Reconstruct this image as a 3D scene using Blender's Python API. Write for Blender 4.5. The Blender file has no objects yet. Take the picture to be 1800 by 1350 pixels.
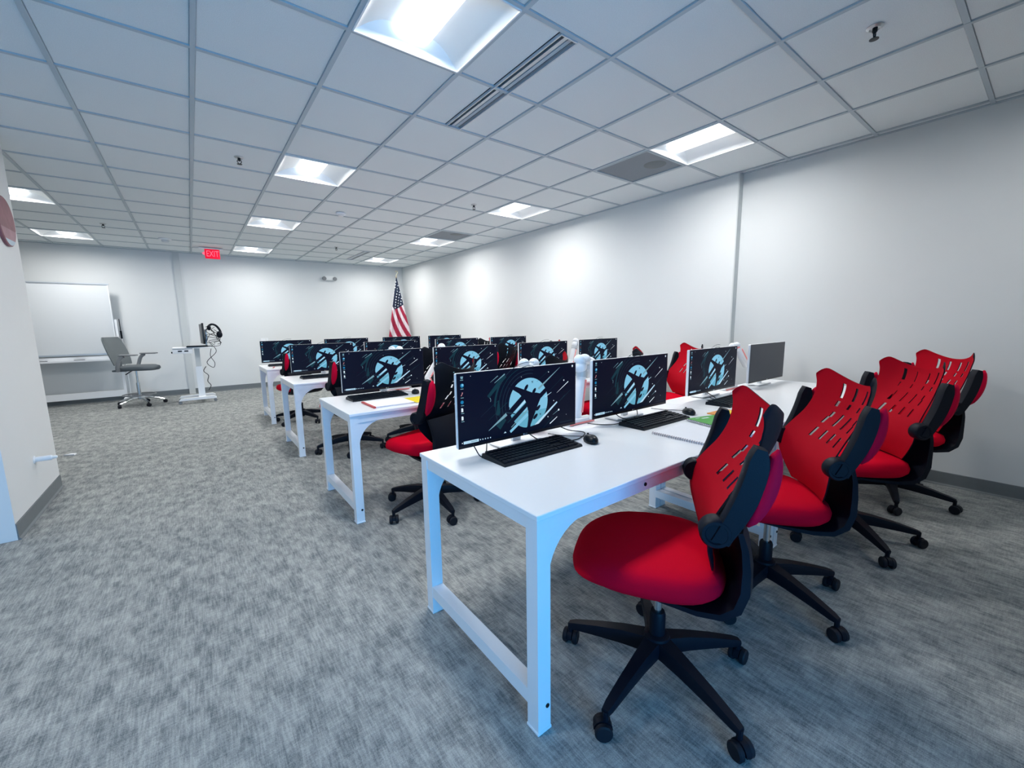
import bpy, bmesh, math, random
from math import sin, cos, pi, radians, sqrt
from mathutils import Vector, Matrix
random.seed(7)
SC = bpy.context.scene
COL = SC.collection

# ------------------------------------------------------------------ camera, light, exposure
CAM = Vector((-.151, -2.875, 1.2845))
YAW, PITCH, ROLL, FPX = -.6516, -.1442, -.0150, 731.35
fw = Matrix.Rotation(YAW, 3, 'Z') @ Vector((0, cos(PITCH), sin(PITCH)))
rt = Matrix.Rotation(YAW, 3, 'Z') @ Vector((1, 0, 0))
up = rt.cross(fw)
rt, up = cos(ROLL)*rt + sin(ROLL)*up, -sin(ROLL)*rt + cos(ROLL)*up
cd = bpy.data.cameras.new('camera'); cd.sensor_fit = 'HORIZONTAL'; cd.sensor_width = 36
cd.lens = FPX/1800*36; cd.clip_start = .05; cd.clip_end = 100
co = bpy.data.objects.new('camera', cd); COL.objects.link(co)
co.matrix_world = Matrix(((rt.x, up.x, -fw.x, CAM.x), (rt.y, up.y, -fw.y, CAM.y), (rt.z, up.z, -fw.z, CAM.z), (0, 0, 0, 1)))
SC.camera = co
SC.view_settings.view_transform = 'Standard'; SC.view_settings.look = 'None'
SC.view_settings.gamma = 1; SC.view_settings.use_curve_mapping = False
SC.view_settings.exposure = 0.0
LENS_GLOW = 2.6           # visible brightness of the ceiling light lenses
LAMP_WATTS = 25.0          # lamp behind each lens
SKY_POWER = 15.0
wd = bpy.data.worlds.new('world'); SC.world = wd; wd.use_nodes = True
wd.node_tree.nodes['Background'].inputs[0].default_value = (.07, .46, 1.0, 1)
wd.node_tree.nodes['Background'].inputs[1].default_value = SKY_POWER
# daylight enters through the opening in the rear wall (behind the camera)
WIN = (-1.7, .65, .10, 1.5)   # x0 x1 z0 z1
WALL_REAR_Y = -5.2
la = bpy.data.lights.new('daylight_portal', 'AREA'); la.shape = 'RECTANGLE'
la.size = WIN[1]-WIN[0]; la.size_y = WIN[3]-WIN[2]; la.cycles.is_portal = True
lo = bpy.data.objects.new('daylight_portal', la); COL.objects.link(lo)
lo.location = ((WIN[0]+WIN[1])/2, WALL_REAR_Y-.02, (WIN[2]+WIN[3])/2); lo.rotation_euler = (radians(90), 0, 0)

# ------------------------------------------------------------------ materials
def pbr(name, col, rough=.5, metal=0, emit=None, es=1, spec=.5, alpha=1, bump=None, noise=None):
    m = bpy.data.materials.new(name); m.use_nodes = True
    nt = m.node_tree; b = nt.nodes['Principled BSDF']
    b.inputs['Base Color'].default_value = (*col, 1); b.inputs['Roughness'].default_value = rough
    b.inputs['Metallic'].default_value = metal; b.inputs['Specular IOR Level'].default_value = spec
    if emit: b.inputs['Emission Color'].default_value = (*emit, 1); b.inputs['Emission Strength'].default_value = es
    if noise or bump:
        tc = nt.nodes.new('ShaderNodeTexCoord'); n = nt.nodes.new('ShaderNodeTexNoise')
        n.inputs['Scale'].default_value = (noise or bump)[0]; n.inputs['Detail'].default_value = 3
        nt.links.new(tc.outputs['Object'], n.inputs['Vector'])
        if noise:
            mx = nt.nodes.new('ShaderNodeMix'); mx.data_type = 'RGBA'
            a = noise[1]
            mx.inputs[6].default_value = (*[c*(1-a) for c in col], 1); mx.inputs[7].default_value = (*[min(1, c*(1+a)) for c in col], 1)
            nt.links.new(n.outputs['Fac'], mx.inputs[0]); nt.links.new(mx.outputs[2], b.inputs['Base Color'])
        if bump:
            bp = nt.nodes.new('ShaderNodeBump'); bp.inputs['Strength'].default_value = bump[1]; bp.inputs['Distance'].default_value = .002
            nt.links.new(n.outputs['Fac'], bp.inputs['Height']); nt.links.new(bp.outputs[0], b.inputs['Normal'])
    return m
M = {}
M['wall'] = pbr('wall_paint', (.735, .755, .755), .7, bump=(90, .12), noise=(3, .015))
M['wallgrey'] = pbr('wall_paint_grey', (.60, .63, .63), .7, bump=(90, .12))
M['tile'] = pbr('acoustic_tile', (.76, .805, .815), .9, bump=(260, .5), noise=(240, .12))
M['tbar'] = pbr('grid_metal', (.47, .535, .57), .6)
M['ceil'] = pbr('ceiling_backing', (.3, .33, .35), .9)
M['base'] = pbr('rubber_base', (.16, .18, .19), .6, noise=(30, .08))
M['desk'] = pbr('white_laminate', (.86, .88, .90), .28, noise=(60, .012))
M['frame'] = pbr('white_powder_coat', (.82, .85, .88), .4, noise=(80, .012))
M['white'] = pbr('white_plastic', (.84, .86, .88), .35, noise=(50, .012))
M['offwhite'] = pbr('warm_white_plastic', (.80, .81, .80), .45)
M['black'] = pbr('navy_black_plastic', (.0030, .0055, .012), .5, spec=.18, bump=(400, .15))
M['wheel'] = pbr('caster_rubber', (.004, .006, .012), .6, spec=.3)
M['key'] = pbr('key_plastic', (.005, .008, .014), .45, spec=.2)
M['kbd'] = pbr('keyboard_case', (.003, .007, .012), .4, spec=.25)
M['red'] = pbr('red_fabric', (.66, .0012, .020), .8, spec=.05, bump=(700, .35), noise=(500, .12))
M['redpad'] = pbr('crimson_pad', (.60, .0015, .035), .7, spec=.08, bump=(500, .2))
M['mesh'] = pbr('red_mesh', (.46, .002, .014), .7, spec=.08, bump=(900, .5), noise=(800, .2))
M['chrome'] = pbr('chrome', (.75, .78, .8), .18, 1)
M['steel'] = pbr('brushed_steel', (.55, .58, .60), .35, 1)
M['silver'] = pbr('silver_trim', (.62, .66, .70), .35, .6)
M['darkmetal'] = pbr('dark_metal', (.03, .035, .04), .4, .8)
M['grey'] = pbr('grey_fabric', (.10, .118, .130), .8, bump=(500, .3))
M['greymesh'] = pbr('grey_mesh', (.15, .172, .18), .8, bump=(600, .4))
M['greyplastic'] = pbr('grey_plastic', (.24, .25, .26), .5)
M['bezel'] = pbr('monitor_bezel', (.004, .005, .008), .35)
M['offscreen'] = pbr('screen_off', (.020, .028, .042), .38, spec=.5)
M['pink'] = pbr('coral_stripe', (.95, .30, .28), .4)
M['collar'] = pbr('grey_collar', (.55, .58, .60), .25)
M['paper'] = pbr('paper', (.83, .84, .87), .7, noise=(40, .02))
M['green'] = pbr('green_cover', (.06, .36, .04), .45, noise=(40, .05))
M['yellow'] = pbr('yellow_cover', (.85, .68, .02), .45, noise=(25, .1))
M['orange'] = pbr('orange_card', (.70, .28, .06), .6)
M['redspine'] = pbr('red_spine', (.50, .06, .06), .5)
M['coil'] = pbr('wire_coil', (.35, .25, .25), .4, .4)
M['cable'] = pbr('black_cable', (.006, .008, .012), .5)
M['cablew'] = pbr('white_cable', (.75, .75, .76), .5)
M['grille'] = pbr('grey_grille', (.23, .26, .29), .7, noise=(500, .25))
M['slot'] = pbr('dark_slot', (.006, .010, .016), .6)
M['reflector'] = pbr('white_reflector', (.86, .88, .88), .55)
M['lens'] = pbr('light_lens', (.9, .9, .9), .5, emit=(.92, .97, 1.0), es=LENS_GLOW)
M['exitred'] = pbr('exit_letters', (.8, .02, .06), .4, emit=(1.0, .16, .24), es=1.1)
M['exitface'] = pbr('exit_face', (.5, .01, .03), .5, emit=(1.0, .008, .045), es=.62, spec=.1)
M['board'] = pbr('whiteboard_surface', (.72, .75, .77), .22)
M['plaque1'] = pbr('plaque_mauve', (.25, .10, .12), .5, noise=(18, .35))
M['plaque2'] = pbr('plaque_rose', (.38, .21, .24), .5, noise=(14, .25))
M['plaque3'] = pbr('plaque_blue', (.50, .62, .70), .5)
M['flagblue'] = pbr('flag_navy', (.006, .016, .045), .8)
M['flagred'] = pbr('flag_red', (.36, .012, .05), .8)
M['flagwhite'] = pbr('flag_white', (.80, .72, .76), .8)
M['star'] = pbr('flag_star', (.85, .87, .9), .8)
M['gold'] = pbr('pale_gold', (.62, .58, .45), .4, .4)
M['wood'] = pbr('pole_wood', (.45, .34, .2), .5)

def screen_mat(name, col, es=1.0):
    return pbr(name, (.003, .004, .009), .35, emit=col, es=es, spec=.12)
SCR = [screen_mat('screen_navy', (.0004, .0022, .0095)), screen_mat('screen_moon', (.21, .53, .74)), screen_mat('screen_silhouette', (.0006, .0018, .010)),
       screen_mat('screen_teal', (.004, .035, .05)), screen_mat('screen_streak', (.17, .34, .42)), screen_mat('screen_white', (.72, .85, .95)),
       screen_mat('screen_arc', (.012, .03, .05)), screen_mat('screen_blue', (.01, .20, .42)), screen_mat('screen_redicon', (.55, .25, .28)),
       screen_mat('screen_palebar', (.45, .68, .85)), screen_mat('screen_moonlow', (.12, .40, .56))]

def carpet():
    m = bpy.data.materials.new('carpet'); m.use_nodes = True
    nt = m.node_tree; N = nt.nodes; L = nt.links; b = N['Principled BSDF']
    tc = N.new('ShaderNodeTexCoord')
    def mp(s, loc=(0, 0, 0)):
        n = N.new('ShaderNodeMapping'); n.inputs['Scale'].default_value = s; n.inputs['Location'].default_value = loc
        L.new(tc.outputs['Object'], n.inputs['Vector']); return n
    def noise(v, det=3, r=.6, sc=1):
        n = N.new('ShaderNodeTexNoise'); n.inputs['Scale'].default_value = sc; n.inputs['Detail'].default_value = det
        n.inputs['Roughness'].default_value = r; L.new(v.outputs[0], n.inputs['Vector']); return n
    def ramp(n, a, bb):
        r = N.new('ShaderNodeMapRange'); r.inputs[1].default_value = a; r.inputs[2].default_value = bb
        L.new(n.outputs['Fac'], r.inputs[0]); return r
    def mathn(op, a, bb):
        n = N.new('ShaderNodeMath'); n.operation = op
        for i, v in enumerate((a, bb)):
            if isinstance(v, (int, float)): n.inputs[i].default_value = v
            else: L.new(v.outputs[0], n.inputs[i])
        return n
    streak = ramp(noise(mp((34, 9.5, 1)), 4, .65), .38, .62)
    patch = ramp(noise(mp((11, 8, 1), (3, 1, 0)), 3, .55), .40, .60)
    thin = ramp(noise(mp((150, 14, 1), (1, 7, 0)), 2, .5), .42, .60)
    fibre = ramp(noise(mp((300, 300, 1)), 2, .6), .30, .70)
    cross = ramp(noise(mp((16, 120, 1), (2, 3, 0)), 3, .5), .42, .60)
    big = ramp(noise(mp((.9, .9, 1), (5, 2, 0)), 2, .5), .3, .7)
    f = mathn('ADD', mathn('MULTIPLY', streak, .20), mathn('MULTIPLY', patch, .18))
    f = mathn('ADD', f, mathn('MULTIPLY', thin, .16))
    f = mathn('ADD', f, mathn('ADD', mathn('MULTIPLY', fibre, .30), mathn('MULTIPLY', cross, .10)))
    f = mathn('ADD', f, mathn('MULTIPLY', big, .08))
    cr = N.new('ShaderNodeValToRGB'); cr.color_ramp.elements[0].color = (.128, .145, .153, 1); cr.color_ramp.elements[1].color = (.455, .465, .445, 1)
    cr.color_ramp.elements[0].position = .20; cr.color_ramp.elements[1].position = .84
    L.new(f.outputs[0], cr.inputs[0]); L.new(cr.outputs[0], b.inputs['Base Color'])
    b.inputs['Roughness'].default_value = .95; b.inputs['Specular IOR Level'].default_value = .1
    bp = N.new('ShaderNodeBump'); bp.inputs['Strength'].default_value = .5; bp.inputs['Distance'].default_value = .004
    L.new(f.outputs[0], bp.inputs['Height']); L.new(bp.outputs[0], b.inputs['Normal'])
    return m
M['carpet'] = carpet()

# ------------------------------------------------------------------ mesh builder
class MB:
    def __init__(s): s.v = []; s.f = []; s.m = []
    def add(s, vs, fs, mi=0, T=None):
        o = len(s.v)
        s.v += [(T @ Vector(v) if T else Vector(v)) for v in vs]
        s.f += [tuple(i+o for i in f) for f in fs]; s.m += [mi]*len(fs); return s
    def box(s, c, d, mi=0, rz=0, T=None):
        R = Matrix.Translation(c) @ Matrix.Rotation(rz, 4, 'Z')
        if T: R = T @ R
        x, y, z = d[0]/2, d[1]/2, d[2]/2
        return s.add([(-x, -y, -z), (x, -y, -z), (x, y, -z), (-x, y, -z), (-x, -y, z), (x, -y, z), (x, y, z), (-x, y, z)],
                     [(0, 3, 2, 1), (4, 5, 6, 7), (0, 1, 5, 4), (1, 2, 6, 5), (2, 3, 7, 6), (3, 0, 4, 7)], mi, R)
    def rbox(s, c, d, r=.004, seg=2, mi=0, T=None):
        bm = bmesh.new(); bmesh.ops.create_cube(bm, size=1)
        for v in bm.verts: v.co = Vector((v.co.x*d[0], v.co.y*d[1], v.co.z*d[2]))
        bmesh.ops.bevel(bm, geom=bm.edges[:], offset=min(r, min(d)*.48), segments=seg, affect='EDGES', profile=.5)
        bm.verts.index_update()
        R = Matrix.Translation(c)
        if T: R = T @ R
        s.add([v.co.copy() for v in bm.verts], [tuple(v.index for v in f.verts) for f in bm.faces], mi, R); bm.free(); return s
    def cyl(s, p0, p1, r0, r1=None, n=12, mi=0, caps=True):
        p0, p1 = Vector(p0), Vector(p1); r1 = r0 if r1 is None else r1
        d = (p1-p0).normalized(); a = d.orthogonal().normalized(); b = d.cross(a)
        vs = [p + (a*cos(2*pi*i/n) + b*sin(2*pi*i/n))*r for p, r in ((p0, r0), (p1, r1)) for i in range(n)]
        fs = [(i, (i+1) % n, n+(i+1) % n, n+i) for i in range(n)]
        if caps: fs += [tuple(range(n-1, -1, -1)), tuple(range(n, 2*n))]
        return s.add(vs, fs, mi)
    def tube(s, pts, r, n=6, mi=0, smooth=3):
        P = [Vector(p) for p in pts]
        if smooth and len(P) > 2:
            Q = []
            for i in range(len(P)-1):
                a, b, c, d = P[max(i-1, 0)], P[i], P[i+1], P[min(i+2, len(P)-1)]
                for k in range(smooth):
                    t = k/smooth
                    Q.append(.5*((2*b)+(-a+c)*t+(2*a-5*b+4*c-d)*t*t+(-a+3*b-3*c+d)*t**3))
            Q.append(P[-1]); P = Q
        R = r if isinstance(r, (list, tuple)) else None
        vs = []; a = None
        for i, p in enumerate(P):
            d = (P[min(i+1, len(P)-1)]-P[max(i-1, 0)]).normalized()
            if a is None: a = d.orthogonal().normalized()
            a = (a - d*a.dot(d)).normalized(); b = d.cross(a)
            rr = r if R is None else R[0]+(R[1]-R[0])*i/(len(P)-1)
            vs += [p+(a*cos(2*pi*k/n)+b*sin(2*pi*k/n))*rr for k in range(n)]
        fs = [(i*n+k, i*n+(k+1) % n, (i+1)*n+(k+1) % n, (i+1)*n+k) for i in range(len(P)-1) for k in range(n)]
        fs += [tuple(range(n-1, -1, -1)), tuple(range((len(P)-1)*n, len(P)*n))]
        return s.add(vs, fs, mi)
    def lathe(s, prof, c=(0, 0, 0), n=20, mi=0, T=None):
        R = Matrix.Translation(c)
        if T: R = T @ R
        vs = [(r*cos(2*pi*k/n), r*sin(2*pi*k/n), z) for r, z in prof for k in range(n)]
        fs = [(i*n+k, i*n+(k+1) % n, (i+1)*n+(k+1) % n, (i+1)*n+k) for i in range(len(prof)-1) for k in range(n)]
        fs += [tuple(range(n-1, -1, -1)), tuple(range((len(prof)-1)*n, len(prof)*n))]
        return s.add(vs, fs, mi, R)
    def ball(s, c, r, n=12, k=8, mi=0):
        r = (r, r, r) if isinstance(r, (int, float)) else r
        prof = [(sin(pi*i/k), -cos(pi*i/k)) for i in range(k+1)]; prof[0] = (.02, -1); prof[-1] = (.02, 1)
        return s.lathe(prof, n=n, mi=mi, T=Matrix.Translation(c) @ Matrix.Diagonal((*r, 1)))
    def prism(s, poly, h, mi=0, T=None):
        n = len(poly)
        vs = [(x, y, 0) for x, y in poly]+[(x, y, h) for x, y in poly]
        fs = [tuple(range(n-1, -1, -1)), tuple(range(n, 2*n))]+[(i, (i+1) % n, n+(i+1) % n, n+i) for i in range(n)]
        return s.add(vs, fs, mi, T)
    def mesh(s, name, mats, smooth=35):
        me = bpy.data.meshes.new(name)
        me.from_pydata([tuple(v) for v in s.v], [], s.f)
        for m in (mats if isinstance(mats, (list, tuple)) else [mats]): me.materials.append(m)
        me.polygons.foreach_set('material_index', s.m)
        if smooth:
            me.polygons.foreach_set('use_smooth', [True]*len(s.f)); me.set_sharp_from_angle(angle=radians(smooth))
        me.update(); return me
    def build(s, name, mats, parent=None, smooth=35, label=None, kind=None, fix=False):
        me = s.mesh(name, mats, smooth)
        if fix:
            bm = bmesh.new(); bm.from_mesh(me); bmesh.ops.recalc_face_normals(bm, faces=bm.faces); bm.to_mesh(me); bm.free()
        o = bpy.data.objects.new(name, me); COL.objects.link(o)
        if parent: o.parent = parent
        if label: o['label'] = label
        if kind: o['kind'] = kind
        return o
def tag(o, label, cat, group=None, kind=None):
    if label: o['label'] = label
    if cat: o['category'] = cat
    if group: o['group'] = group
    if kind: o['kind'] = kind
    return o
def thing(name, label, cat, loc=(0, 0, 0), rz=0, group=None):
    o = bpy.data.objects.new(name, None); COL.objects.link(o); o.empty_display_size = .1
    o.location = loc; o.rotation_euler = (0, 0, rz); return tag(o, label, cat, group)
def copy_tree(o, parent=None):
    c = o.copy(); COL.objects.link(c); c.parent = parent
    for ch in list(o.children): copy_tree(ch, c)
    return c
def inst(name, me, loc, parent, rz=0):
    o = bpy.data.objects.new(name, me); COL.objects.link(o); o.location = loc; o.rotation_euler = (0, 0, rz); o.parent = parent; return o
def struct(o): o['kind'] = 'structure'; return o
def text_mb(mb, txt, size, T, mi=0, ext=.001):
    cu = bpy.data.curves.new('letters', 'FONT'); cu.body = txt; cu.size = size; cu.extrude = ext; cu.align_x = 'CENTER'; cu.align_y = 'CENTER'; cu.resolution_u = 2
    ob = bpy.data.objects.new('letters', cu); COL.objects.link(ob)
    bpy.context.view_layer.update()
    me = bpy.data.meshes.new_from_object(ob.evaluated_get(bpy.context.evaluated_depsgraph_get()))
    mb.add([v.co.copy() for v in me.vertices], [tuple(p.vertices) for p in me.polygons], mi, T)
    bpy.data.objects.remove(ob); bpy.data.meshes.remove(me); bpy.data.curves.remove(cu)
UPRIGHT = Matrix.Rotation(radians(90), 4, 'X')     # text in XY -> facing -Y

# ------------------------------------------------------------------ room shell
S = .6096; H = 2.714; WXF, WXN, WY, XL = 4.27, 4.348, 7.473, -4.877
YS = -.80                                           # step in the right wall
YR = WALL_REAR_Y
fl = MB().box(((XL+WXN)/2, (YR+WY)/2, -.05), (WXN-XL+.6, WY-YR+.6, .1)).build('floor', M['carpet'], smooth=0); struct(fl)
w = MB().box(((XL+WXN)/2, WY+.06, 1.5), (WXN-XL+.4, .12, 3.0)).build('wall_back', M['wall'], smooth=0); struct(w)
wr = MB()
wr.box((WXF+.2, (YS+WY)/2, 1.5), (.4, WY-YS, 3.0)); wr.box((WXN+.161, (YR+YS)/2, 1.5), (.322, YS-YR, 3.0))
struct(wr.build('wall_right', M['wall'], smooth=0))
struct(MB().box((XL-.06, (YR+WY)/2, 1.5), (.12, WY-YR, 3.0)).build('wall_left', M['wall'], smooth=0))
rw = MB(); y = YR-.06
rw.box(((XL+WIN[0])/2, y, 1.5), (WIN[0]-XL, .12, 3)); rw.box(((WIN[1]+WXN)/2, y, 1.5), (WXN-WIN[1], .12, 3))
rw.box(((WIN[0]+WIN[1])/2, y, WIN[2]/2), (WIN[1]-WIN[0], .12, WIN[2])); rw.box(((WIN[0]+WIN[1])/2, y, (WIN[3]+3)/2), (WIN[1]-WIN[0], .12, 3-WIN[3]))
struct(rw.build('wall_rear', M['wall'], smooth=0))
# unseen partition added behind the camera to keep daylight off the near right
struct(MB().box((1.05, (YR-3.75)/2, 1.5), (.12, abs(YR)-3.75, 3.0)).build('wall_daylight_blocker', M['wall'], smooth=0))
wf = MB()
for k in range(4): wf.box((WIN[0]+(WIN[1]-WIN[0])*k/3, y, (WIN[2]+WIN[3])/2), (.05, .08, WIN[3]-WIN[2]))
for z in (WIN[2], WIN[3]): wf.box(((WIN[0]+WIN[1])/2, y, z), (WIN[1]-WIN[0]+.05, .08, .05))
struct(wf.build('window_1', M['darkmetal'], smooth=0))
# stub wall at the left of the picture
SX, SY0, SY1 = -1.13, .92, 2.03
struct(MB().box(((SX-1.6)/2-.35, (SY0+SY1)/2, H/2+.05), (abs(-1.6-SX)+.7+.0, SY1-SY0, H+.1)).build('wall_stub', M['wall'], smooth=0))
STUB_L = (SX-1.6)/2-.35-(abs(-1.6-SX)+.7)/2
# baseboards with a small toe
def baseb(name, p0, p1, nrm):
    p0, p1, nv = Vector(p0), Vector(p1), Vector(nrm); d = (p1-p0)
    mb = MB(); prof = [(0, 0), (.016, 0), (.014, .006), (.006, .014), (.005, .10), (.003, .104), (0, .104)]
    vs = [p+nv*a+Vector((0, 0, z)) for p in (p0, p1) for a, z in prof]; n = len(prof)
    mb.add(vs, [(i, (i+1) % n, n+(i+1) % n, n+i) for i in range(n)]+[tuple(range(n-1, -1, -1)), tuple(range(n, 2*n))])
    return struct(mb.build(name, M['base'], smooth=0, fix=True))
baseb('baseboard_right', (WXF, YS, 0), (WXF, WY, 0), (-1, 0, 0))
baseb('baseboard_right.001', (WXN, YR, 0), (WXN, YS, 0), (-1, 0, 0))
baseb('baseboard_back', (XL, WY, 0), (WXF, WY, 0), (0, -1, 0))
baseb('baseboard_left', (XL, YR, 0), (XL, WY, 0), (1, 0, 0))
baseb('baseboard_stub', (SX, SY0, 0), (SX, SY1, 0), (1, 0, 0))
struct(MB().box((-.24, WY-.012, H/2), (.10, .024, H)).build('trim_1', M['wallgrey'], smooth=0))
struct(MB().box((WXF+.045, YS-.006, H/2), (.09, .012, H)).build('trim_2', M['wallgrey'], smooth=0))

# ------------------------------------------------------------------ ceiling: backing, tiles, grid, wall angle
ceil = MB().box(((XL+WXN)/2, (YR+WY)/2, H+.30), (WXN-XL+.5, WY-YR+.5, .08)).build('ceiling', M['ceil'], smooth=0); struct(ceil)
lightcells = {(-3, -2), (-3, 2), (-3, 6), (-3, 10), (1, -2), (1, 2), (1, 6), (1, 10), (5, -6), (5, -2), (5, 2), (5, 6), (5, 10)}
grillecells = {(5, -1), (5, 5)}
ventcells = {(2, -2), (2, -1), (4, 9), (4, 10)}
def tile_mesh(wx, wy):
    mb = MB(); x, y = wx/2, wy/2; c = .006
    vs = [(-x, -y, .012), (x, -y, .012), (x, y, .012), (-x, y, .012), (-x, -y, .005), (x, -y, .005), (x, y, .005), (-x, y, .005), (-x+c, -y+c, 0), (x-c, -y+c, 0), (x-c, y-c, 0), (-x+c, y-c, 0)]
    fs = [(0, 1, 2, 3), (8, 11, 10, 9)]
    for o in (0, 4):
        fs += [(o+i, o+4+i, o+4+(i+1) % 4, o+(i+1) % 4) for i in range(4)]
    mb.add(vs, fs); return mb.mesh('ceiling_tile', M['tile'], 0)
TW = S-.020
tm = tile_mesh(TW, TW); tmw = tile_mesh(WXN-7*S-.016, TW); tmh = tile_mesh(.233, TW); tmb = tile_mesh(TW, WY-12*S-.016)
TZ = H+.008
rest = MB()
for a in range(-8, 8):
    for b in range(-9, 13):
        if (a, b) in lightcells or (a, b) in grillecells: continue
        cx, cy = (a+.5)*S, (b+.5)*S
        me, xy = tm, (cx, cy)
        if a == 7:
            if cy > YS: continue
            me, xy = tmw, ((7*S+WXN)/2, cy)
        if b == 12: me, xy = tmb, (cx, (12*S+WY)/2)
        if a == 7 and b == 12: continue
        if (a, b) in ventcells:
            for sg in (-1, 1): inst('ceiling_tile', tmh, (cx+sg*(S/2-.01-.1165), cy, TZ), ceil)
            continue
        if a < -4 or b < -5:
            rest.add([v.co+Vector((*xy, TZ)) for v in me.vertices], [tuple(p.vertices) for p in me.polygons])
        else: inst('ceiling_tile', me, (*xy, TZ), ceil)
rest.build('ceiling_tiles_far', M['tile'], ceil, smooth=0, kind='stuff')
for a in range(-8, 8): MB().box((a*S, (YR+WY)/2, H+.005), (.024, WY-YR, .010)).build('grid_bar', M['tbar'], ceil, smooth=0)
for b in range(-8, 13): MB().box(((XL+WXN)/2, b*S, H+.0058), (WXN-XL, .024, .009)).build('grid_bar', M['tbar'], ceil, smooth=0)
for mbx in (MB().box((WXF-.011, (YS+WY)/2, H+.003), (.022, WY-YS, .012)), MB().box((WXN-.011, (YR+YS)/2, H+.003), (.022, YS-YR, .012)), MB().box(((XL+WXF)/2, WY-.011, H+.003), (WXF-XL, .022, .012))):
    mbx.build('wall_angle', M['tbar'], ceil, smooth=0)

# ------------------------------------------------------------------ ceiling lights (recessed troffers)
def make_light():
    r = thing('ceiling_light', 'x', 'light')
    h = MB(); q = S/2-.012; D = .085; hw = .105
    # curved side reflectors
    n = 7
    for sg in (-1, 1):
        vs = []
        for i in range(n+1):
            t = i/n; x = q+(hw-q)*t; z = D*sin(t*pi/2)
            vs += [(sg*x, -q, z), (sg*x, q, z)]
        h.add(vs, [(2*i, 2*i+1, 2*i+3, 2*i+2) for i in range(n)])
    # sloped end plates
    for sg in (-1, 1):
        prof = [(-q, 0)]+[(-(q+(hw-q)*i/n), D*sin(i/n*pi/2)) for i in range(1, n+1)]
        prof = prof+[(-x, z) for x, z in prof[::-1]]
        vs = [(x, sg*(q-.045*(z/D)), z) for x, z in prof]
        h.add(vs, [tuple(range(len(vs)))])
    h.box((0, 0, D+.03), (2*q+.02, 2*q+.02, .01)); h.box((0, 0, D+.004), (2*hw+.02, 2*q-.06, .006))
    h.build('housing', M['reflector'], r, smooth=40)
    ln = MB(); L = q-.05
    prof = [(-.10, D-.002), (-.095, D-.030), (-.07, D-.045), (0, D-.050), (.07, D-.045), (.095, D-.030), (.10, D-.002)]
    vs = [(x, sy*L, z) for sy in (-1, 1) for x, z in prof]; k = len(prof)
    ln.add(vs, [(i, i+1, k+i+1, k+i) for i in range(k-1)]+[tuple(range(k-1, -1, -1)), tuple(range(k, 2*k))])
    ln.build('lens', M['lens'], r, smooth=60, fix=True)
    al = bpy.data.lights.new('lamp', 'AREA'); al.shape = 'RECTANGLE'; al.size = .19; al.size_y = 2*L-.02; al.energy = LAMP_WATTS; al.color = (1.0, .985, .965); al.spread = radians(176)
    ao = bpy.data.objects.new('lamp', al); COL.objects.link(ao); ao.parent = r; ao.location = (0, 0, D-.053)
    f = MB()
    for sg in (-1, 1): f.box((sg*q, 0, -.001), (.008, 2*q, .006)); f.box((0, sg*q, -.001), (2*q, .008, .006))
    f.build('trim_frame', M['reflector'], r, smooth=0)
    b = MB(); b.tube([(-.02, -q+.01, .004), (-.02, -q+.035, .03), (-.02, -q+.05, D-.035)], .0025, 5)
    b.build('lens_clip', M['greyplastic'], r)
    return r
lp = make_light(); first = True
rown = {-6: 'added unseen dimmed one', -2: 'nearest', 2: 'second nearest', 6: 'third nearest', 10: 'farthest'}
coln = {-3: 'left row beyond the stub wall', 1: 'middle row over the tables', 5: 'right row along the right wall'}
for (a, b) in sorted(lightcells):
    o = lp if first else copy_tree(lp); first = False
    o.location = ((a+.5)*S, (b+.5)*S, H)
    if b == -6:                                    # dimmed fixture added out of view to brighten the near right wall
        for c in o.children:
            if c.type == 'LIGHT': c.data = c.data.copy(); c.data.energy = 10
    tag(o, 'square white troffer ceiling light, %s in the %s' % (rown[b], coln[a]), 'light', 'recessed ceiling lights')

# grilles and slot vents
def grille(a, b, label):
    r = thing('ceiling_grille', label, 'vent', ((a+.5)*S, (b+.5)*S, H))
    MB().box((0, 0, .010), (S-.03, S-.03, .006)).build('perforated_panel', M['grille'], r, smooth=0)
    f = MB(); q = S/2-.02
    for sg in (-1, 1): f.box((sg*q, 0, .004), (.014, 2*q, .012)); f.box((0, sg*q, .004), (2*q, .014, .012))
    f.build('frame', M['tbar'], r, smooth=0)
    MB().lathe([(.10, .0068), (.098, .0060), (.004, .0060)], (.06, -.13, 0), 24).build('duct_disc', M['base'], r)
grille(5, -1, 'grey perforated return air grille beside the right light nearest the camera')
grille(5, 5, 'grey perforated return air grille far along the right wall beside a light')
def slot_vent(xc, y0, y1, label):
    r = thing('slot_vent', label, 'vent', (xc, (y0+y1)/2, H)); Ly = y1-y0-.03
    f = MB()
    for sg in (-1, 1): f.box((sg*.054, 0, .003), (.008, Ly, .016))
    for sg in (-1, 1): f.box((0, sg*Ly/2, .003), (.114, .008, .016))
    f.build('frame', M['silver'], r, smooth=0)
    MB().box((0, 0, .05), (.10, Ly, .004)).build('back_plate', M['slot'], r, smooth=0)
    for x, mm in ((-.006, 'silver'), (.024, 'tbar')): MB().box((x, 0, .014), (.022, Ly, .012)).build('blade', M[mm], r, smooth=0)
    MB().box((.045, 0, .014), (.010, Ly, .012)).build('blade', M['greyplastic'], r, smooth=0)
slot_vent(2.5*S, -2*S, 0, 'long narrow slot air diffuser in the ceiling beside the nearest middle light')
slot_vent(4.5*S, 9*S, 11*S, 'long narrow slot air diffuser in the ceiling near the back corner')

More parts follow.
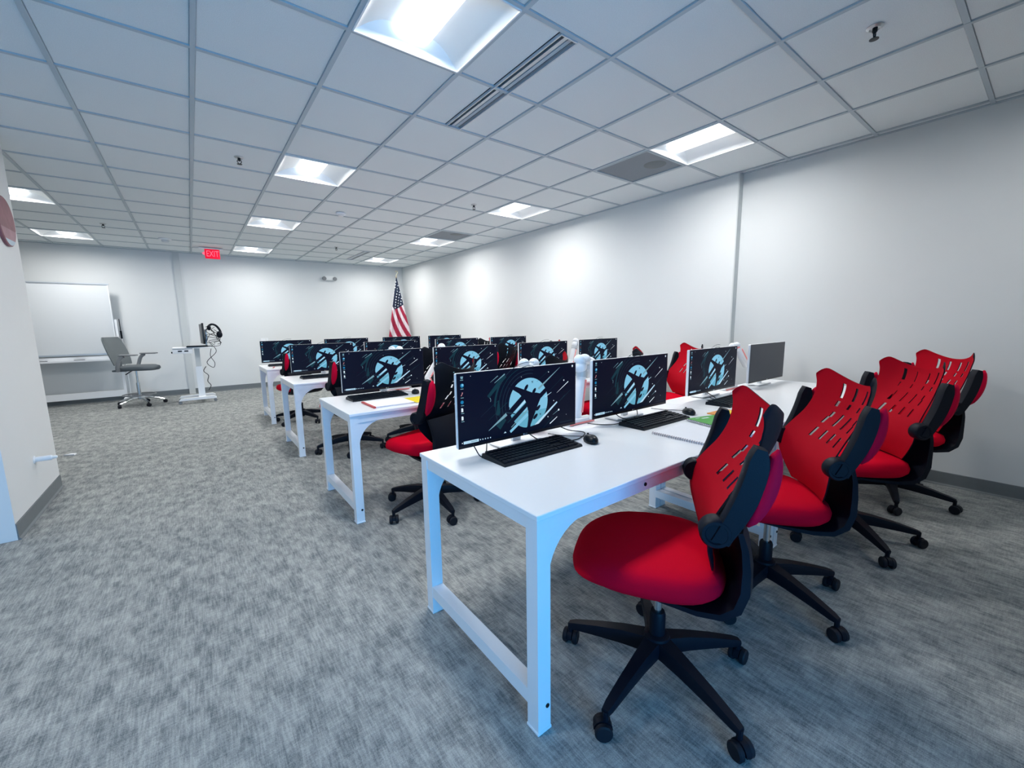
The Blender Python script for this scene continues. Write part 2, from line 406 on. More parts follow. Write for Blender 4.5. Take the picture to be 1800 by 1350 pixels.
# sprinklers, detectors
def make_sprinkler():
    r = thing('sprinkler', 'x', 'sprinkler')
    MB().lathe([(.035, .004), (.036, -.002), (.024, -.010), (.020, -.004)], n=20).build('escutcheon', M['steel'], r)
    b = MB(); b.lathe([(.011, .0), (.011, -.022), (.007, -.026), (.007, -.03)], n=12)
    for sg in (-1, 1): b.tube([(sg*.009, 0, -.02), (sg*.016, 0, -.034), (sg*.004, 0, -.052)], .003, 6)
    b.build('body', M['darkmetal'], r)
    d = MB(); d.lathe([(.006, -.05), (.020, -.054), (.020, -.056), (.004, -.057)], n=16); d.build('deflector', M['darkmetal'], r)
    return r
sp = make_sprinkler()
for i, (x, y, lb) in enumerate([(2.707, -2.157, 'dark ceiling sprinkler head at the upper right, nearest the camera'), (.321, 1.532, 'dark ceiling sprinkler head left of the second middle light'),
                            (2.733, 1.617, 'dark ceiling sprinkler head between the middle and right light rows'), (-.96, 5.239, 'dark ceiling sprinkler head far left near the left lights'),
                            (2.118, 5.355, 'small dark sprinkler head far back near the back slot vent')]):
    o = sp if i == 0 else copy_tree(sp); o.location = (x, y, H+.006); tag(o, lb, 'sprinkler', 'ceiling sprinklers')
def detector(x, y, lb, big):
    r = thing('smoke_detector', lb, 'detector', (x, y, H+.004))
    k = 1.35 if big else 1
    MB().lathe([(.062*k, 0), (.062*k, -.012), (.055*k, -.020), (.030*k, -.024)], n=24).build('base', M['white'], r)
    MB().lathe([(.036*k, -.020), (.036*k, -.034*k), (.028*k, -.042*k), (.004, -.044*k)], n=24).build('sensor_head', M['offwhite'] if not big else M['silver'], r)
detector(1.523, 2.881, 'small white smoke detector on the ceiling right of the third middle light', False)
detector(-.334, 6.027, 'wide white ceiling detector dome near the exit sign', True)

# exit sign
ex = thing('exit_sign', 'red glowing exit sign hanging from the ceiling near the back wall', 'sign', (.285, 6.6, H))
MB().rbox((.0, 0, -.012), (.36, .07, .022), .006).build('canopy', M['white'], ex)
MB().rbox((.012, 0, -.105), (.222, .018, .165), .004).build('panel', M['exitface'], ex)
t = MB(); text_mb(t, 'EXIT', .118, Matrix.Translation((.014, -.0105, -.106)) @ UPRIGHT @ Matrix.Diagonal((.78, 1.25, 1, 1)), 0, .0015)
t.build('letters', M['exitred'], ex, smooth=0)
MB().prism([(-.04, 0), (0, -.035), (0, .035)], .012, 0, Matrix.Translation((-.101, .006, -.10)) @ UPRIGHT).build('arrow', M['exitred'], ex, smooth=0)
# emergency light
em = thing('emergency_light', 'small off-white twin head emergency light high on the back wall', 'light', (2.49, WY, 2.375))
MB().rbox((0, -.03, 0), (.20, .06, .10), .012).build('body', M['offwhite'], em)
for sx in (-.115, .115): MB().lathe([(.03, 0), (.042, .02), (.044, .05), (.036, .056)], n=16, T=Matrix.Translation((sx, -.03, -.006)) @ Matrix.Rotation(radians(100), 4, 'X')).build('lamp_head', M['greyplastic'], em)
# ------------------------------------------------------------------ stub-wall items
pq = thing('round_plaque', 'round mauve plaque with a blue lower edge on the stub wall at left', 'plaque', (SX, 1.755, 2.055))
RX = Matrix.Rotation(radians(90), 4, 'Y')
MB().lathe([(.172, 0), (.172, .016), (.166, .020), (.160, .020)], n=48, T=RX).build('rim', M['plaque1'], pq)
def disc_part(z0, z1, R, mat, name):
    pts = []
    n = 40
    for i in range(n+1):
        z = z0+(z1-z0)*i/n; pts.append((z, sqrt(max(0, R*R-z*z))))
    poly = [(y_, z) for z, y_ in pts]+[(-y_, z) for z, y_ in pts[::-1]]
    mb = MB(); mb.add([(.021, a, b) for a, b in poly], [tuple(range(len(poly)))]); mb.build(name, mat, pq, smooth=0)
disc_part(-.045, .164, .164, M['plaque1'], 'upper_field'); disc_part(-.125, -.05, .164, M['plaque2'], 'lower_field'); disc_part(-.164, -.125, .164, M['plaque3'], 'bottom_field')
ds = thing('door_stop', 'white door stop sticking out low from the stub wall', 'door stop', (SX, 1.484, .372))
MB().lathe([(.028, 0), (.028, .004), (.016, .008)], n=16, T=RX).build('plate', M['white'], ds)
MB().lathe([(.019, .006), (.019, .085), (.015, .09)], n=12, T=RX).build('shaft', M['white'], ds)
MB().lathe([(.012, .09), (.011, .112), (.006, .116)], n=10, T=RX).build('tip', M['offwhite'], ds)
tag(MB().prism([(-.05, .03), (.035, -.02), (.045, .028), (.01, .05)], .012, 0, Matrix.Translation((-1.27, 3.215, .001))).build('paper_scrap', M['paper'], smooth=0), 'small white paper scrap lying on the carpet beyond the stub wall', 'paper')

# ------------------------------------------------------------------ tables
TH, TL, TD = .735, 1.758, .78
X0, Y0, PITCHY = .585, -2.02, 1.80
def make_table():
    r = thing('table', 'x', 'table')          # origin: front left corner on the floor, +x along, +y back
    MB().rbox((TL/2, TD/2, TH-.009), (TL, TD, .018), .002, 1).build('tabletop', M['desk'], r, smooth=30)
    lg = .052
    legs = [(x, y) for x in (.03, TL-.03) for y in (.032, TD-.032)]
    for x, y in legs:
        MB().box((x, y, (TH-.018)/2+.004), (lg, lg, TH-.026)).build('leg', M['frame'], r, smooth=0)
        MB().rbox((x, y, .005), (lg+.006, lg+.006, .010), .002, 1).build('foot_cap', M['frame'], r, smooth=0)
    for x in (.03, TL-.03):
        MB().box((x, TD/2, TH-.018-.021), (lg*.9, TD-.064-lg, .042)).build('end_rail', M['frame'], r, smooth=0)
        MB().box((x, TD/2, .105), (lg*.96, TD-.064-lg, .050)).build('foot_rail', M['frame'], r, smooth=0)
    for y, sg in ((.032, -1), (TD-.032, 1)):
        MB().box((TL/2, y, TH-.018-.023), (TL-.06-lg, lg*.86, .046)).build('apron', M['frame'], r, smooth=0)
        for xs, dx in ((.03+lg/2, 1), (TL-.03-lg/2, -1)):
            R = .165; n = 10; zt = TH-.018-.044
            poly = [(0, 0)]+[(R-R*cos(i/n*pi/2), -(R-R*sin(i/n*pi/2))) for i in range(n+1)]
            poly = [(0, 0), (0, -R)]+[(R-R*cos(i/n*pi/2), -R+R*sin(i/n*pi/2)) for i in range(1, n+1)]
            poly = [(dx*a, b) for a, b in poly]
            MB().prism(poly, .036, 0, Matrix.Translation((xs, y+.018, zt)) @ UPRIGHT).build('corner_gusset', M['frame'], r, smooth=0, fix=True)
        for bx, bz in ((.53, TH-.040), (TL-.53, TH-.040), (.042, .088), (TL-.042, .088)):
            MB().lathe([(.007, 0), (.007, .003), (.003, .003), (.003, .001)], n=12, T=Matrix.Translation((bx, y+sg*.0258 if bz < .2 else y+sg*.0225, bz)) @ Matrix.Rotation(sg*radians(-90), 4, 'X')).build('bolt', M['darkmetal'], r, smooth=0)
    return r
RN = ['front row', 'second row', 'third row', 'back row']
tp = make_table(); k = 0
for i in range(4):
    for j in range(2):
        o = tp if k == 0 else copy_tree(tp); k += 1
        o.location = (X0+j*(TL+.003), Y0+i*PITCHY, 0)
        tag(o, 'white training table with curved corner brackets, %s end of the %s' % (('aisle', 'right wall')[j], RN[i]), 'table', 'white training tables')

# ------------------------------------------------------------------ monitors
MW, MH = .675, .312
def quad(mb, x0, y0, x1, y1, w0, w1, mi, z):
    """streak: tapered quad in monitor-face mm coordinates"""
    d = Vector((x1-x0, y1-y0, 0)); n = Vector((-d.y, d.x, 0)).normalized()
    p = [Vector((x0, y0, 0))+n*w0/2, Vector((x0, y0, 0))-n*w0/2, Vector((x1, y1, 0))-n*w1/2, Vector((x1, y1, 0))+n*w1/2]
    mb.add([SP(a.x, a.y, z) for a in p], [(0, 1, 2, 3)], mi)
def SP(u, v, z):   # face mm -> local metres ; screen faces -y
    return (u/1000-MW/2, -.0006-z*.00006, v/1000)
def poly(mb, pts, mi, z): mb.add([SP(u, v, z) for u, v in pts], [tuple(range(len(pts)))], mi)
def disc(mb, u, v, r, mi, z, n=14, a0=0, a1=2*pi):
    poly(mb, [(u+r*cos(a0+(a1-a0)*i/n), v+r*sin(a0+(a1-a0)*i/n)) for i in range(n)], mi, z)
def arc(mb, u, v, r, w, a0, a1, mi, z, n=22):
    for i in range(n):
        a, b = a0+(a1-a0)*i/n, a0+(a1-a0)*(i+1)/n
        poly(mb, [(u+(r-w/2)*cos(a), v+(r-w/2)*sin(a)), (u+(r+w/2)*cos(a), v+(r+w/2)*sin(a)), (u+(r+w/2)*cos(b), v+(r+w/2)*sin(b)), (u+(r-w/2)*cos(b), v+(r-w/2)*sin(b))], mi, z)
def screen_mesh():
    mb = MB(); U0, V0, U1, V1 = 3, 13, 672, 309
    poly(mb, [(U0, V0), (U1, V0), (U1, V1), (U0, V1)], 0, 0)
    quad(mb, 150, 200, 240, 285, 14, 22, 3, 1); quad(mb, 200, 60, 300, 160, 30, 6, 3, 1); quad(mb, 330, 20, 470, 110, 26, 4, 3, 1)
    for r, mi in ((134, 6), (150, 6), (168, 3), (186, 6)): arc(mb, 373, 148, r, 2.6, radians(80), radians(205), mi, 2)
    arc(mb, 373, 148, 190, 9, radians(150), radians(178), 3, 2)
    disc(mb, 373, 148, 114, 1, 3, 56); poly(mb, [(373+114*cos(radians(a)), 148+114*sin(radians(a))) for a in range(200, 341, 7)], 10, 4)
    # dark bars across the lower left of the moon
    quad(mb, 236, 96, 368, 198, 26, 26, 2, 5); quad(mb, 250, 60, 372, 150, 20, 20, 2, 5); quad(mb, 230, 118, 262, 140, 10, 8, 2, 5)
    quad(mb, 296, 120, 357, 163, 3, 11, 9, 6); quad(mb, 250, 74, 360, 152, 3, 5, 3, 6)
    quad(mb, 240, 122, 293, 108, 5, 5, 6, 6)
    # streaks
    for q in [(184, 257, 239, 291, 2, 5, 4), (163, 262, 202, 286, 1, 3, 4), (430, 206, 566, 296, 10, 1, 4), (547, 175, 623, 222, 1, 4, 5), (520, 71, 559, 90, 1, 3, 4), (501, 30, 549, 57, 5, 3, 5),
              (410, 35, 548, 130, 14, 7, 9), (470, 163, 511, 181, 4, 2, 9), (149, 55, 245, 113, 2, 15, 4), (264, 30, 366, 97, 12, 16, 1), (270, 50, 366, 118, 3, 6, 4), (149, 147, 201, 178, 1, 2, 3),
              (560, 130, 600, 158, 1, 3, 6), (420, 240, 500, 290, 1, 2, 3), (150, 100, 250, 165, 1, 3, 3), (110, 120, 170, 160, 1, 2, 6), (500, 190, 590, 250, 1, 2, 3), (530, 110, 640, 180, 1, 2, 3), (455, 14, 520, 60, 1, 3, 3)]:
        quad(mb, *q[:6], q[6], 6)
    poly(mb, [(189, 119), (200, 112), (212, 125), (207, 181), (200, 178)], 3, 6)
    arc(mb, 150, 186, 13, 2, -.6, .9, 4, 6, 6)
    # aeroplane silhouette seen from above
    W = [(248, 241), (301, 229), (392, 193), (417, 190), (439, 184), (462, 200), (485, 213), (507, 214), (508, 209), (489, 205), (477, 184), (442, 159), (428, 135), (419, 117), (407, 93), (393, 66), (382, 46), (378, 26), (350, 26), (362, 40), (368, 75), (368, 109), (358, 146), (347, 167), (315, 197), (283, 216)]
    poly(mb, W, 2, 8)
    for u, v, a in ((357, 219, .9), (403, 198, .9), (428, 117, .7), (411, 79, .7)):
        poly(mb, [(u+17*cos(t)*cos(a)-8*sin(t)*sin(a), v+17*cos(t)*sin(a)+8*sin(t)*cos(a)) for t in [2*pi*i/12 for i in range(12)]], 2, 9)
    poly(mb, [(322, 13), (322, 38), (362, 34), (436, 42), (436, 13)], 2, 7)
    for u, v, r in ((394, 241, 7), (441, 85, 6)):
        for a in (.9, 2.4): quad(mb, u-r*cos(a), v-r*sin(a), u+r*cos(a), v+r*sin(a), 1, 3, 2, 9)
    poly(mb, [(228, 30), (243, 30), (236, 37)], 9, 8)
    for u, v, r in ((593, 231, 3.6), (559, 90, 5), (489, 66, 3), (493, 279, 2.6), (526, 139, 2.6), (66, 297, 1.6), (330, 270, 1.5), (610, 60, 1.5)): disc(mb, u, v, r, 5, 8, 10)
    # desktop icons
    poly(mb, [(18, 299), (31, 299), (29, 289), (20, 289)], 4, 8); disc(mb, 25, 262, 8.5, 7, 8, 12); disc(mb, 27, 264, 5, 1, 9, 8)
    quad(mb, 19, 220, 28, 233, 4, 2, 8, 8); disc(mb, 25, 232, 2.5, 8, 8, 6); disc(mb, 23, 194, 7.5, 7, 8, 10)
    for v in (162, 128): poly(mb, [(18, v-8), (27, v-8), (27, v+5), (24, v+8), (18, v+8)], 5, 8)
    for v in (284, 248, 212, 180, 148, 114): poly(mb, [(17, v-1.4), (31, v-1.4), (31, v+1.4), (17, v+1.4)], 4, 8)
    poly(mb, [(646, 301), (655, 301), (655, 294), (650.5, 289), (646, 294)], 5, 8)
    poly(mb, [(24, 18), (98, 18), (98, 30), (24, 30)], 9, 8); poly(mb, [(60, 22), (90, 22), (90, 25), (60, 25)], 4, 9); disc(mb, 18, 24, 2.6, 5, 8, 8)
    for u in (106, 118, 131, 144, 157): poly(mb, [(u-2.5, 21.5), (u+2.5, 21.5), (u+2.5, 26.5), (u-2.5, 26.5)], 9, 8)
    poly(mb, [(566, 24), (650, 24), (650, 27), (566, 27)], 6, 8)
    me = mb.mesh('screen', SCR, 0); return me
SCRM = screen_mesh()
def make_monitor(on=True):
    r = thing('monitor', 'x', 'monitor')       # origin: bottom centre of the front face, height 0
    MB().rbox((0, .011, MH/2), (MW, .022, MH), .004, 1).build('back_shell', M['white'], r)
    MB().box((0, .0, MH/2), (MW-.001, .001, MH-.001)).build('bezel', M['bezel'], r, smooth=0)
    if on: inst('screen', SCRM, (0, 0, 0), r)
    else: MB().box((0, -.0008, MH/2+.004), (MW-.008, .0008, MH-.018)).build('screen', M['offscreen'], r, smooth=0)
    lg = MB(); lg.lathe([(.0045, 0), (.0045, .0004)], (0, 0, 0), 14, 0, Matrix.Translation((.004, -.0006, .0065)) @ UPRIGHT); text_mb(lg, 'LG', .010, Matrix.Translation((.018, -.0008, .0065)) @ UPRIGHT, 0, .0001)
    lg.build('logo', M['silver'], r, smooth=0)
    MB().rbox((0, .035, MH*.45), (.11, .03, .16), .01).build('mount_block', M['white'], r)
    nk = MB(); nk.rbox((0, .055, .06), (.05, .02, .20), .006); nk.build('stand_neck', M['silver'], r)
    bs = MB(); bs.rbox((0, .055, -.036), (.24, .10, .008), .003, 1); bs.build('stand_base', M['white'], r)
    return r
mon_on = make_monitor(True); mon_off = make_monitor(False)
ZB = TH+.040
MON = {(0, 0): (1.003, .58), (0, 1): (1.809, .585), (0, 2): (2.816, .63), (0, 3): (3.687, .615), (1, 0): (1.055, .605), (1, 1): (1.837, .62), (1, 2): (2.77, .61), (1, 3): (3.68, .655),
       (2, 0): (1.02, .62), (2, 1): (1.83, .62), (2, 2): (2.78, .62), (2, 3): (3.68, .63), (3, 0): (.945, .62), (3, 1): (1.803, .62), (3, 2): (2.72, .62), (3, 3): (3.56, .63)}
PN = ['at the aisle end', 'second from the aisle', 'third from the aisle', 'at the right wall end']
used = False
for (i, j), (x, yo) in MON.items():
    if (i, j) == (0, 3): o = mon_off
    else:
        o = copy_tree(mon_on) if used else mon_on; used = True
    o.location = (x, Y0+PITCHY*i+yo, ZB+.004)
    lab = 'blank dark grey monitor with white frame at the right wall end of the front row' if (i, j) == (0, 3) else 'monitor with moon and aeroplane wallpaper, %s, %s' % (PN[j], RN[i])
    tag(o, lab, 'monitor', None if (i, j) == (0, 3) else 'wallpaper monitors on the tables')

# ------------------------------------------------------------------ keyboards, mice
def make_keyboard():
    r = thing('keyboard', 'x', 'keyboard')
    kw, kd = .44, .158
    c = MB(); x, y = kw/2, kd/2
    prof = [(-y, 0, .006), (-y+.006, 0, .011), (y-.02, 0, .022), (y, 0, .018)]
    vs = []
    for sx in (-1, 1):
        for (py, zb, zt) in prof: vs += [(sx*(x-(0 if py > -y+.01 else .004)), py, 0), (sx*(x-.004), py, zt)]
    n = 4; fs = []
    for k in range(3):
        a = 2*k; b = 2*n+2*k
        fs += [(a+1, a+3, b+3, b+1), (a, b, b+2, a+2), (a, a+2, a+3, a+1), (b, b+1, b+3, b+2)]
    fs += [(0, 1, 2*n+1, 2*n), (2*n-2, 4*n-2, 4*n-1, 2*n-1)]
    c.add(vs, fs); c.build('case', M['kbd'], r, smooth=0, fix=True)
    kk = MB(); px = .0192
    def zt(yy): return .0115+(.022-.0115)*(yy+y-.006)/(2*y-.026)
    for row in range(6):
        yy = -y+.020+row*.0225+(.004 if row == 5 else 0)
        cols = 15
        for cI in range(22):
            xx = -x+.018+cI*px+(.004 if cI > 14 else 0)+(.004 if cI > 17 else 0)
            if xx > x-.012: continue
            if row == 0 and 4 <= cI <= 8:
                if cI == 6: kk.box((xx, yy, zt(yy)+.003), (px*5-.003, .017, .007))
                continue
            if 15 <= cI <= 17 and row == 2: continue
            kk.box((xx, yy, zt(yy)+.003), (px-.003, .017, .007))
    kk.build('keys', M['key'], r, smooth=0, kind='stuff')
    MB().tube([(.02, y-.004, .012), (.03, y+.02, .004), (.0, y+.06, .003), (.05, y+.10, .003), (.11, y+.13, .003)], .0022, 5).build('cord', M['cable'], r)
    return r
kb = make_keyboard()
KB = [(.975, -1.55, 'black keyboard below the aisle-end monitor on the front row'), (1.842, -1.567, 'black keyboard below the second monitor of the front row'), (2.725, -1.575, 'black keyboard below the third monitor of the front row'),
      (.95, .285, 'black keyboard behind the white notebook on the second row'), (.95, 1.98, 'black keyboard at the aisle end of the third row'), (.89, 3.86, 'black keyboard at the aisle end of the back row')]
for i, (x, y, lb) in enumerate(KB):
    o = kb if i == 0 else copy_tree(kb); o.location = (x, y, TH); o.rotation_euler = (0, 0, (.0, .0, .02, .02, 0, 0)[i]); tag(o, lb, 'keyboard', 'black keyboards on the tables')
def make_mouse():
    r = thing('mouse', 'x', 'mouse')
    n = 16; vs = []; lay = [(0, .92), (.008, 1.0), (.018, .96), (.028, .78), (.034, .48), (.036, .15)]
    for z, s in lay:
        for k in range(n):
            a = 2*pi*k/n; vs.append((.031*s*cos(a)*(1-.08*sin(a)), .058*s*sin(a)-(z*.25), z*(1-.10*max(0, sin(a)))))
    m = MB(); m.add(vs, [(i*n+k, i*n+(k+1) % n, (i+1)*n+(k+1) % n, (i+1)*n+k) for i in range(len(lay)-1) for k in range(n)]+[tuple(range(n-1, -1, -1)), tuple(range((len(lay)-1)*n, len(lay)*n))])
    m.build('shell', M['kbd'], r, smooth=60)
    MB().lathe([(.007, -.003), (.007, .003)], n=12, T=Matrix.Translation((0, .034, .027)) @ Matrix.Rotation(radians(90), 4, 'Y')).build('wheel', M['wheel'], r)
    MB().tube([(0, .055, .008), (-.02, .09, .003), (-.10, .12, .003), (-.16, .17, .003)], .0018, 5).build('cord', M['cable'], r)
    return r
ms = make_mouse()
for i, (x, y, rz, lb) in enumerate([(1.275, -1.60, .5, 'black mouse right of the nearest keyboard on the front row'), (2.165, -1.575, .6, 'black mouse above the green notebook on the front row'), (1.25, .26, .35, 'black mouse behind the yellow notebook on the second row')]):
    o = ms if i == 0 else copy_tree(ms); o.location = (x, y, TH); o.rotation_euler = (0, 0, -rz); tag(o, lb, 'mouse', 'black mice on the tables')
# loose monitor cables
def cable(pts, lb, mat='cable', r=.0026): tag(MB().tube(pts, r, 6, 0, 5).build('cable', M[mat], smooth=60), lb, 'cable')
Z = TH+.0035
cable([(.72, -1.40, Z+.10), (.735, -1.44, Z+.05), (.75, -1.47, Z+.004), (.79, -1.45, Z+.002), (.83, -1.40, Z+.03), (.84, -1.38, Z+.09)], 'black cable loop hanging under the left corner of the nearest monitor')
cable([(1.22, -1.40, Z+.06), (1.30, -1.43, Z+.015), (1.37, -1.47, Z), (1.31, -1.52, Z), (1.22, -1.54, Z), (1.10, -1.48, Z), (1.04, -1.41, Z+.05)], 'black cable crossing under the right half of the nearest monitor')
cable([(1.66, -1.40, Z+.07), (1.70, -1.44, Z+.02), (1.79, -1.455, Z), (1.88, -1.42, Z+.01), (1.90, -1.39, Z+.06)], 'black cable loop under the second monitor of the front row')
cable([(1.52, -1.36, Z), (1.58, -1.45, Z), (1.68, -1.47, Z), (1.80, -1.44, Z)], 'thin black cable on the table between the two nearest monitors')
cable([(2.74, -1.36, Z+.05), (2.80, -1.41, Z), (2.72, -1.46, Z), (2.64, -1.44, Z)], 'thin black cable under the third monitor of the front row')

# ------------------------------------------------------------------ paper goods
def notebook(name, lb, x, y, w, d, rz, cover, spiral=True, side=-1, spine=None, h=.008, z=TH, txt=False, group=None):
    r = thing(name, lb, 'notebook', (x, y, z), rz, group)
    MB().box((0, 0, h/2), (w-.006, d-.006, h-.002)).build('pages', M['paper'], r, smooth=0)
    MB().box((0, 0, h+.0003), (w, d, .0012)).build('cover', cover, r, smooth=0)
    MB().box((0, 0, .0008), (w, d, .0012)).build('back_cover', M['paper'], r, smooth=0)
    if spiral:
        c = MB(); n = int(d/.011)
        for k in range(n):
            yy = -d/2+.006+k*(d-.012)/(n-1)
            c.tube([(side*w/2+.007*cos(a), yy, h/2+.0015+.0062*sin(a)) for a in [2*pi*q/8 for q in range(9)]], .0012, 4, 0, 0)
        c.build('wire_binding', M['coil'], r, smooth=60, kind='stuff')
    if spine: MB().rbox((side*(w/2-.006), 0, h/2+.001), (.016, d+.002, h+.003), .002, 1).build('spine', spine, r)
    if txt:
        t = MB(); t.box((-.02, .07, h+.0012), (.05, .012, .0006)); t.box((.05, -.07, h+.0012), (.045, .016, .0006)); t.box((.035, -.045, h+.0012), (.02, .012, .0006)); t.box((-.06, .085, h+.0012), (.03, .006, .0006))
        t.build('cover_print', M['paper'], r, smooth=0)
    return r
notebook('notebook', 'white spiral notebook lying open side up on the front row near the chair', 1.755, -1.835, .29, .27, .02, M['paper'], True, -1)
notebook('notebook', 'green covered spiral notebook with white print on the front row', 2.075, -1.80, .24, .21, -.25, M['green'], True, -1, None, .012, TH+.001, True)
tag(MB().prism([(-.10, -.07), (.09, -.08), (.10, .06), (-.09, .07)], .006, 0, Matrix.Translation((2.33, -1.72, TH))).build('card', M['orange'], smooth=0), 'orange printed card beyond the green notebook on the front row', 'card')
tag(MB().prism([(-.05, -.06), (.06, -.05), (.05, .05), (-.06, .05)], .003, 0, Matrix.Translation((2.345, -1.755, TH+.006))).build('card', M['yellow'], smooth=0), 'small yellow card lying on the orange card, front row', 'card')
notebook('notebook', 'white notebook with a red spine at the aisle end of the second row', .915, -.015, .29, .26, 0, M['paper'], False, -1, M['redspine'], .010)
notebook('notebook', 'yellow covered notebook on the second row beside the white notebook', 1.16, -.055, .20, .23, .06, M['yellow'], False, -1, None, .008)
pn = thing('pen', 'dark red pen lying at the aisle end of the back row table', 'pen', (.70, 3.60, TH+.006), radians(75))
MB().cyl((-.07, 0, 0), (.055, 0, 0), .0055, n=10).build('barrel', M['redspine'], pn); MB().cyl((.055, 0, 0), (.075, 0, 0), .005, .001, n=10).build('tip', M['darkmetal'], pn)

# ------------------------------------------------------------------ white jointed desk arms behind the monitors
def desk_arm(lb, base, pts, lobes, collar=None):
    """base (x,y) on table, pts polyline of the arm (absolute), lobes = rounded head balls"""
    bx, by = base
    r = thing('robot_arm', lb, 'robot arm', (bx, by, TH), 0, 'white jointed arms behind the monitors')
    L = lambda p: (p[0]-bx, p[1]-by, p[2]-TH)
    b = MB(); b.rbox((0, 0, .016), (.20, .060, .030), .008); b.build('base', M['white'], r)
    MB().box((.0, -.0310, .008), (.19, .002, .010)).build('base_stripe', M['pink'], r, smooth=0)
    P = [L(p) for p in pts]
    for k in range(len(P)-1):
        a, c = Vector(P[k]), Vector(P[k+1]); d = c-a; ln = d.length
        R = Matrix.Translation((a+c)/2) @ d.to_track_quat('Z', 'Y').to_matrix().to_4x4()
        m = MB(); m.rbox((0, 0, 0), (.050, .046, ln+.03), .016, 3, 0, R); m.build('arm_link', M['white'], r)
        s = MB()
        side = Vector((1, 0, 0)) if abs(d.normalized().x) < .9 else Vector((0, 0, 1))
        side = (side - d.normalized()*side.dot(d.normalized())).normalized(); frt = Vector((0, -1, 0)); frt = (frt-d.normalized()*frt.dot(d.normalized())).normalized()
        o = side*.0135+frt*.0242
        s.tube([a+d*.12+o, a+d*.9+o], .0065, 8, 0, 0); s.build('arm_stripe', M['pink'], r)
    if collar is not None:
        c0 = Vector(P[-1]); d = (c0-Vector(P[-2])).normalized()
        MB().cyl(c0-d*.01, c0+d*.022, .034, .034, 16).build('collar', M['collar'], r)
    h = MB()
    for (px, py, pz, rr) in lobes:
        q = L((px, py, pz)); h.ball(q, (rr, rr*1.1, rr), 14, 10)
    h.build('head', M['white'], r, smooth=80)
    if lobes:
        q = L(lobes[-1][:3]); MB().tube([(q[0]-.01, q[1]+.03, q[2]-.02), (q[0]+.0, q[1]+.03, q[2]-.07), (q[0]-.03, q[1]+.02, q[2]-.11), (q[0]-.05, q[1]+.02, .02)], .003, 6).build('arm_cable', M['cable'], r)
    return r
desk_arm('white jointed arm standing between the two nearest front row monitors', (1.50, -1.31), [(1.495, -1.30, .77), (1.53, -1.30, 1.00)], [(1.52, -1.30, 1.045, .036), (1.515, -1.30, 1.083, .030), (1.555, -1.30, 1.080, .034), (1.595, -1.30, 1.062, .034), (1.575, -1.29, 1.02, .045)], 1)
desk_arm('white jointed arm peeking over the top of the nearest front row monitor', (1.15, -1.29), [(1.15, -1.29, .77), (1.16, -1.29, 1.02)], [(1.135, -1.29, 1.088, .026), (1.198, -1.29, 1.086, .026), (1.165, -1.29, 1.05, .04)], None)
desk_arm('white jointed arm bending down beside the third front row monitor', (3.24, -1.30), [(3.25, -1.30, .77), (3.27, -1.30, 1.045), (3.35, -1.30, 1.06), (3.53, -1.30, .91)], [(3.275, -1.30, 1.078, .028), (3.335, -1.30, 1.082, .028)], None)
desk_arm('white jointed arm leaning right beside the aisle end monitor of the second row', (1.53, .50), [(1.50, .50, .77), (1.478, .50, .82), (1.60, .50, .99)], [(1.605, .50, 1.05, .036), (1.63, .50, 1.085, .034)], 1)
desk_arm('white jointed arm peeking over the aisle end monitor of the second row', (1.21, .53), [(1.21, .53, .77), (1.21, .53, 1.02)], [(1.18, .53, 1.082, .030), (1.245, .53, 1.080, .030), (1.21, .53, 1.05, .035)], None)
desk_arm('white jointed arm leaning between the last two monitors of the second row', (3.26, .50), [(3.25, .50, .77), (3.285, .50, .86), (3.33, .50, 1.0)], [(3.345, .50, 1.04, .034), (3.352, .50, 1.082, .028)], 1)

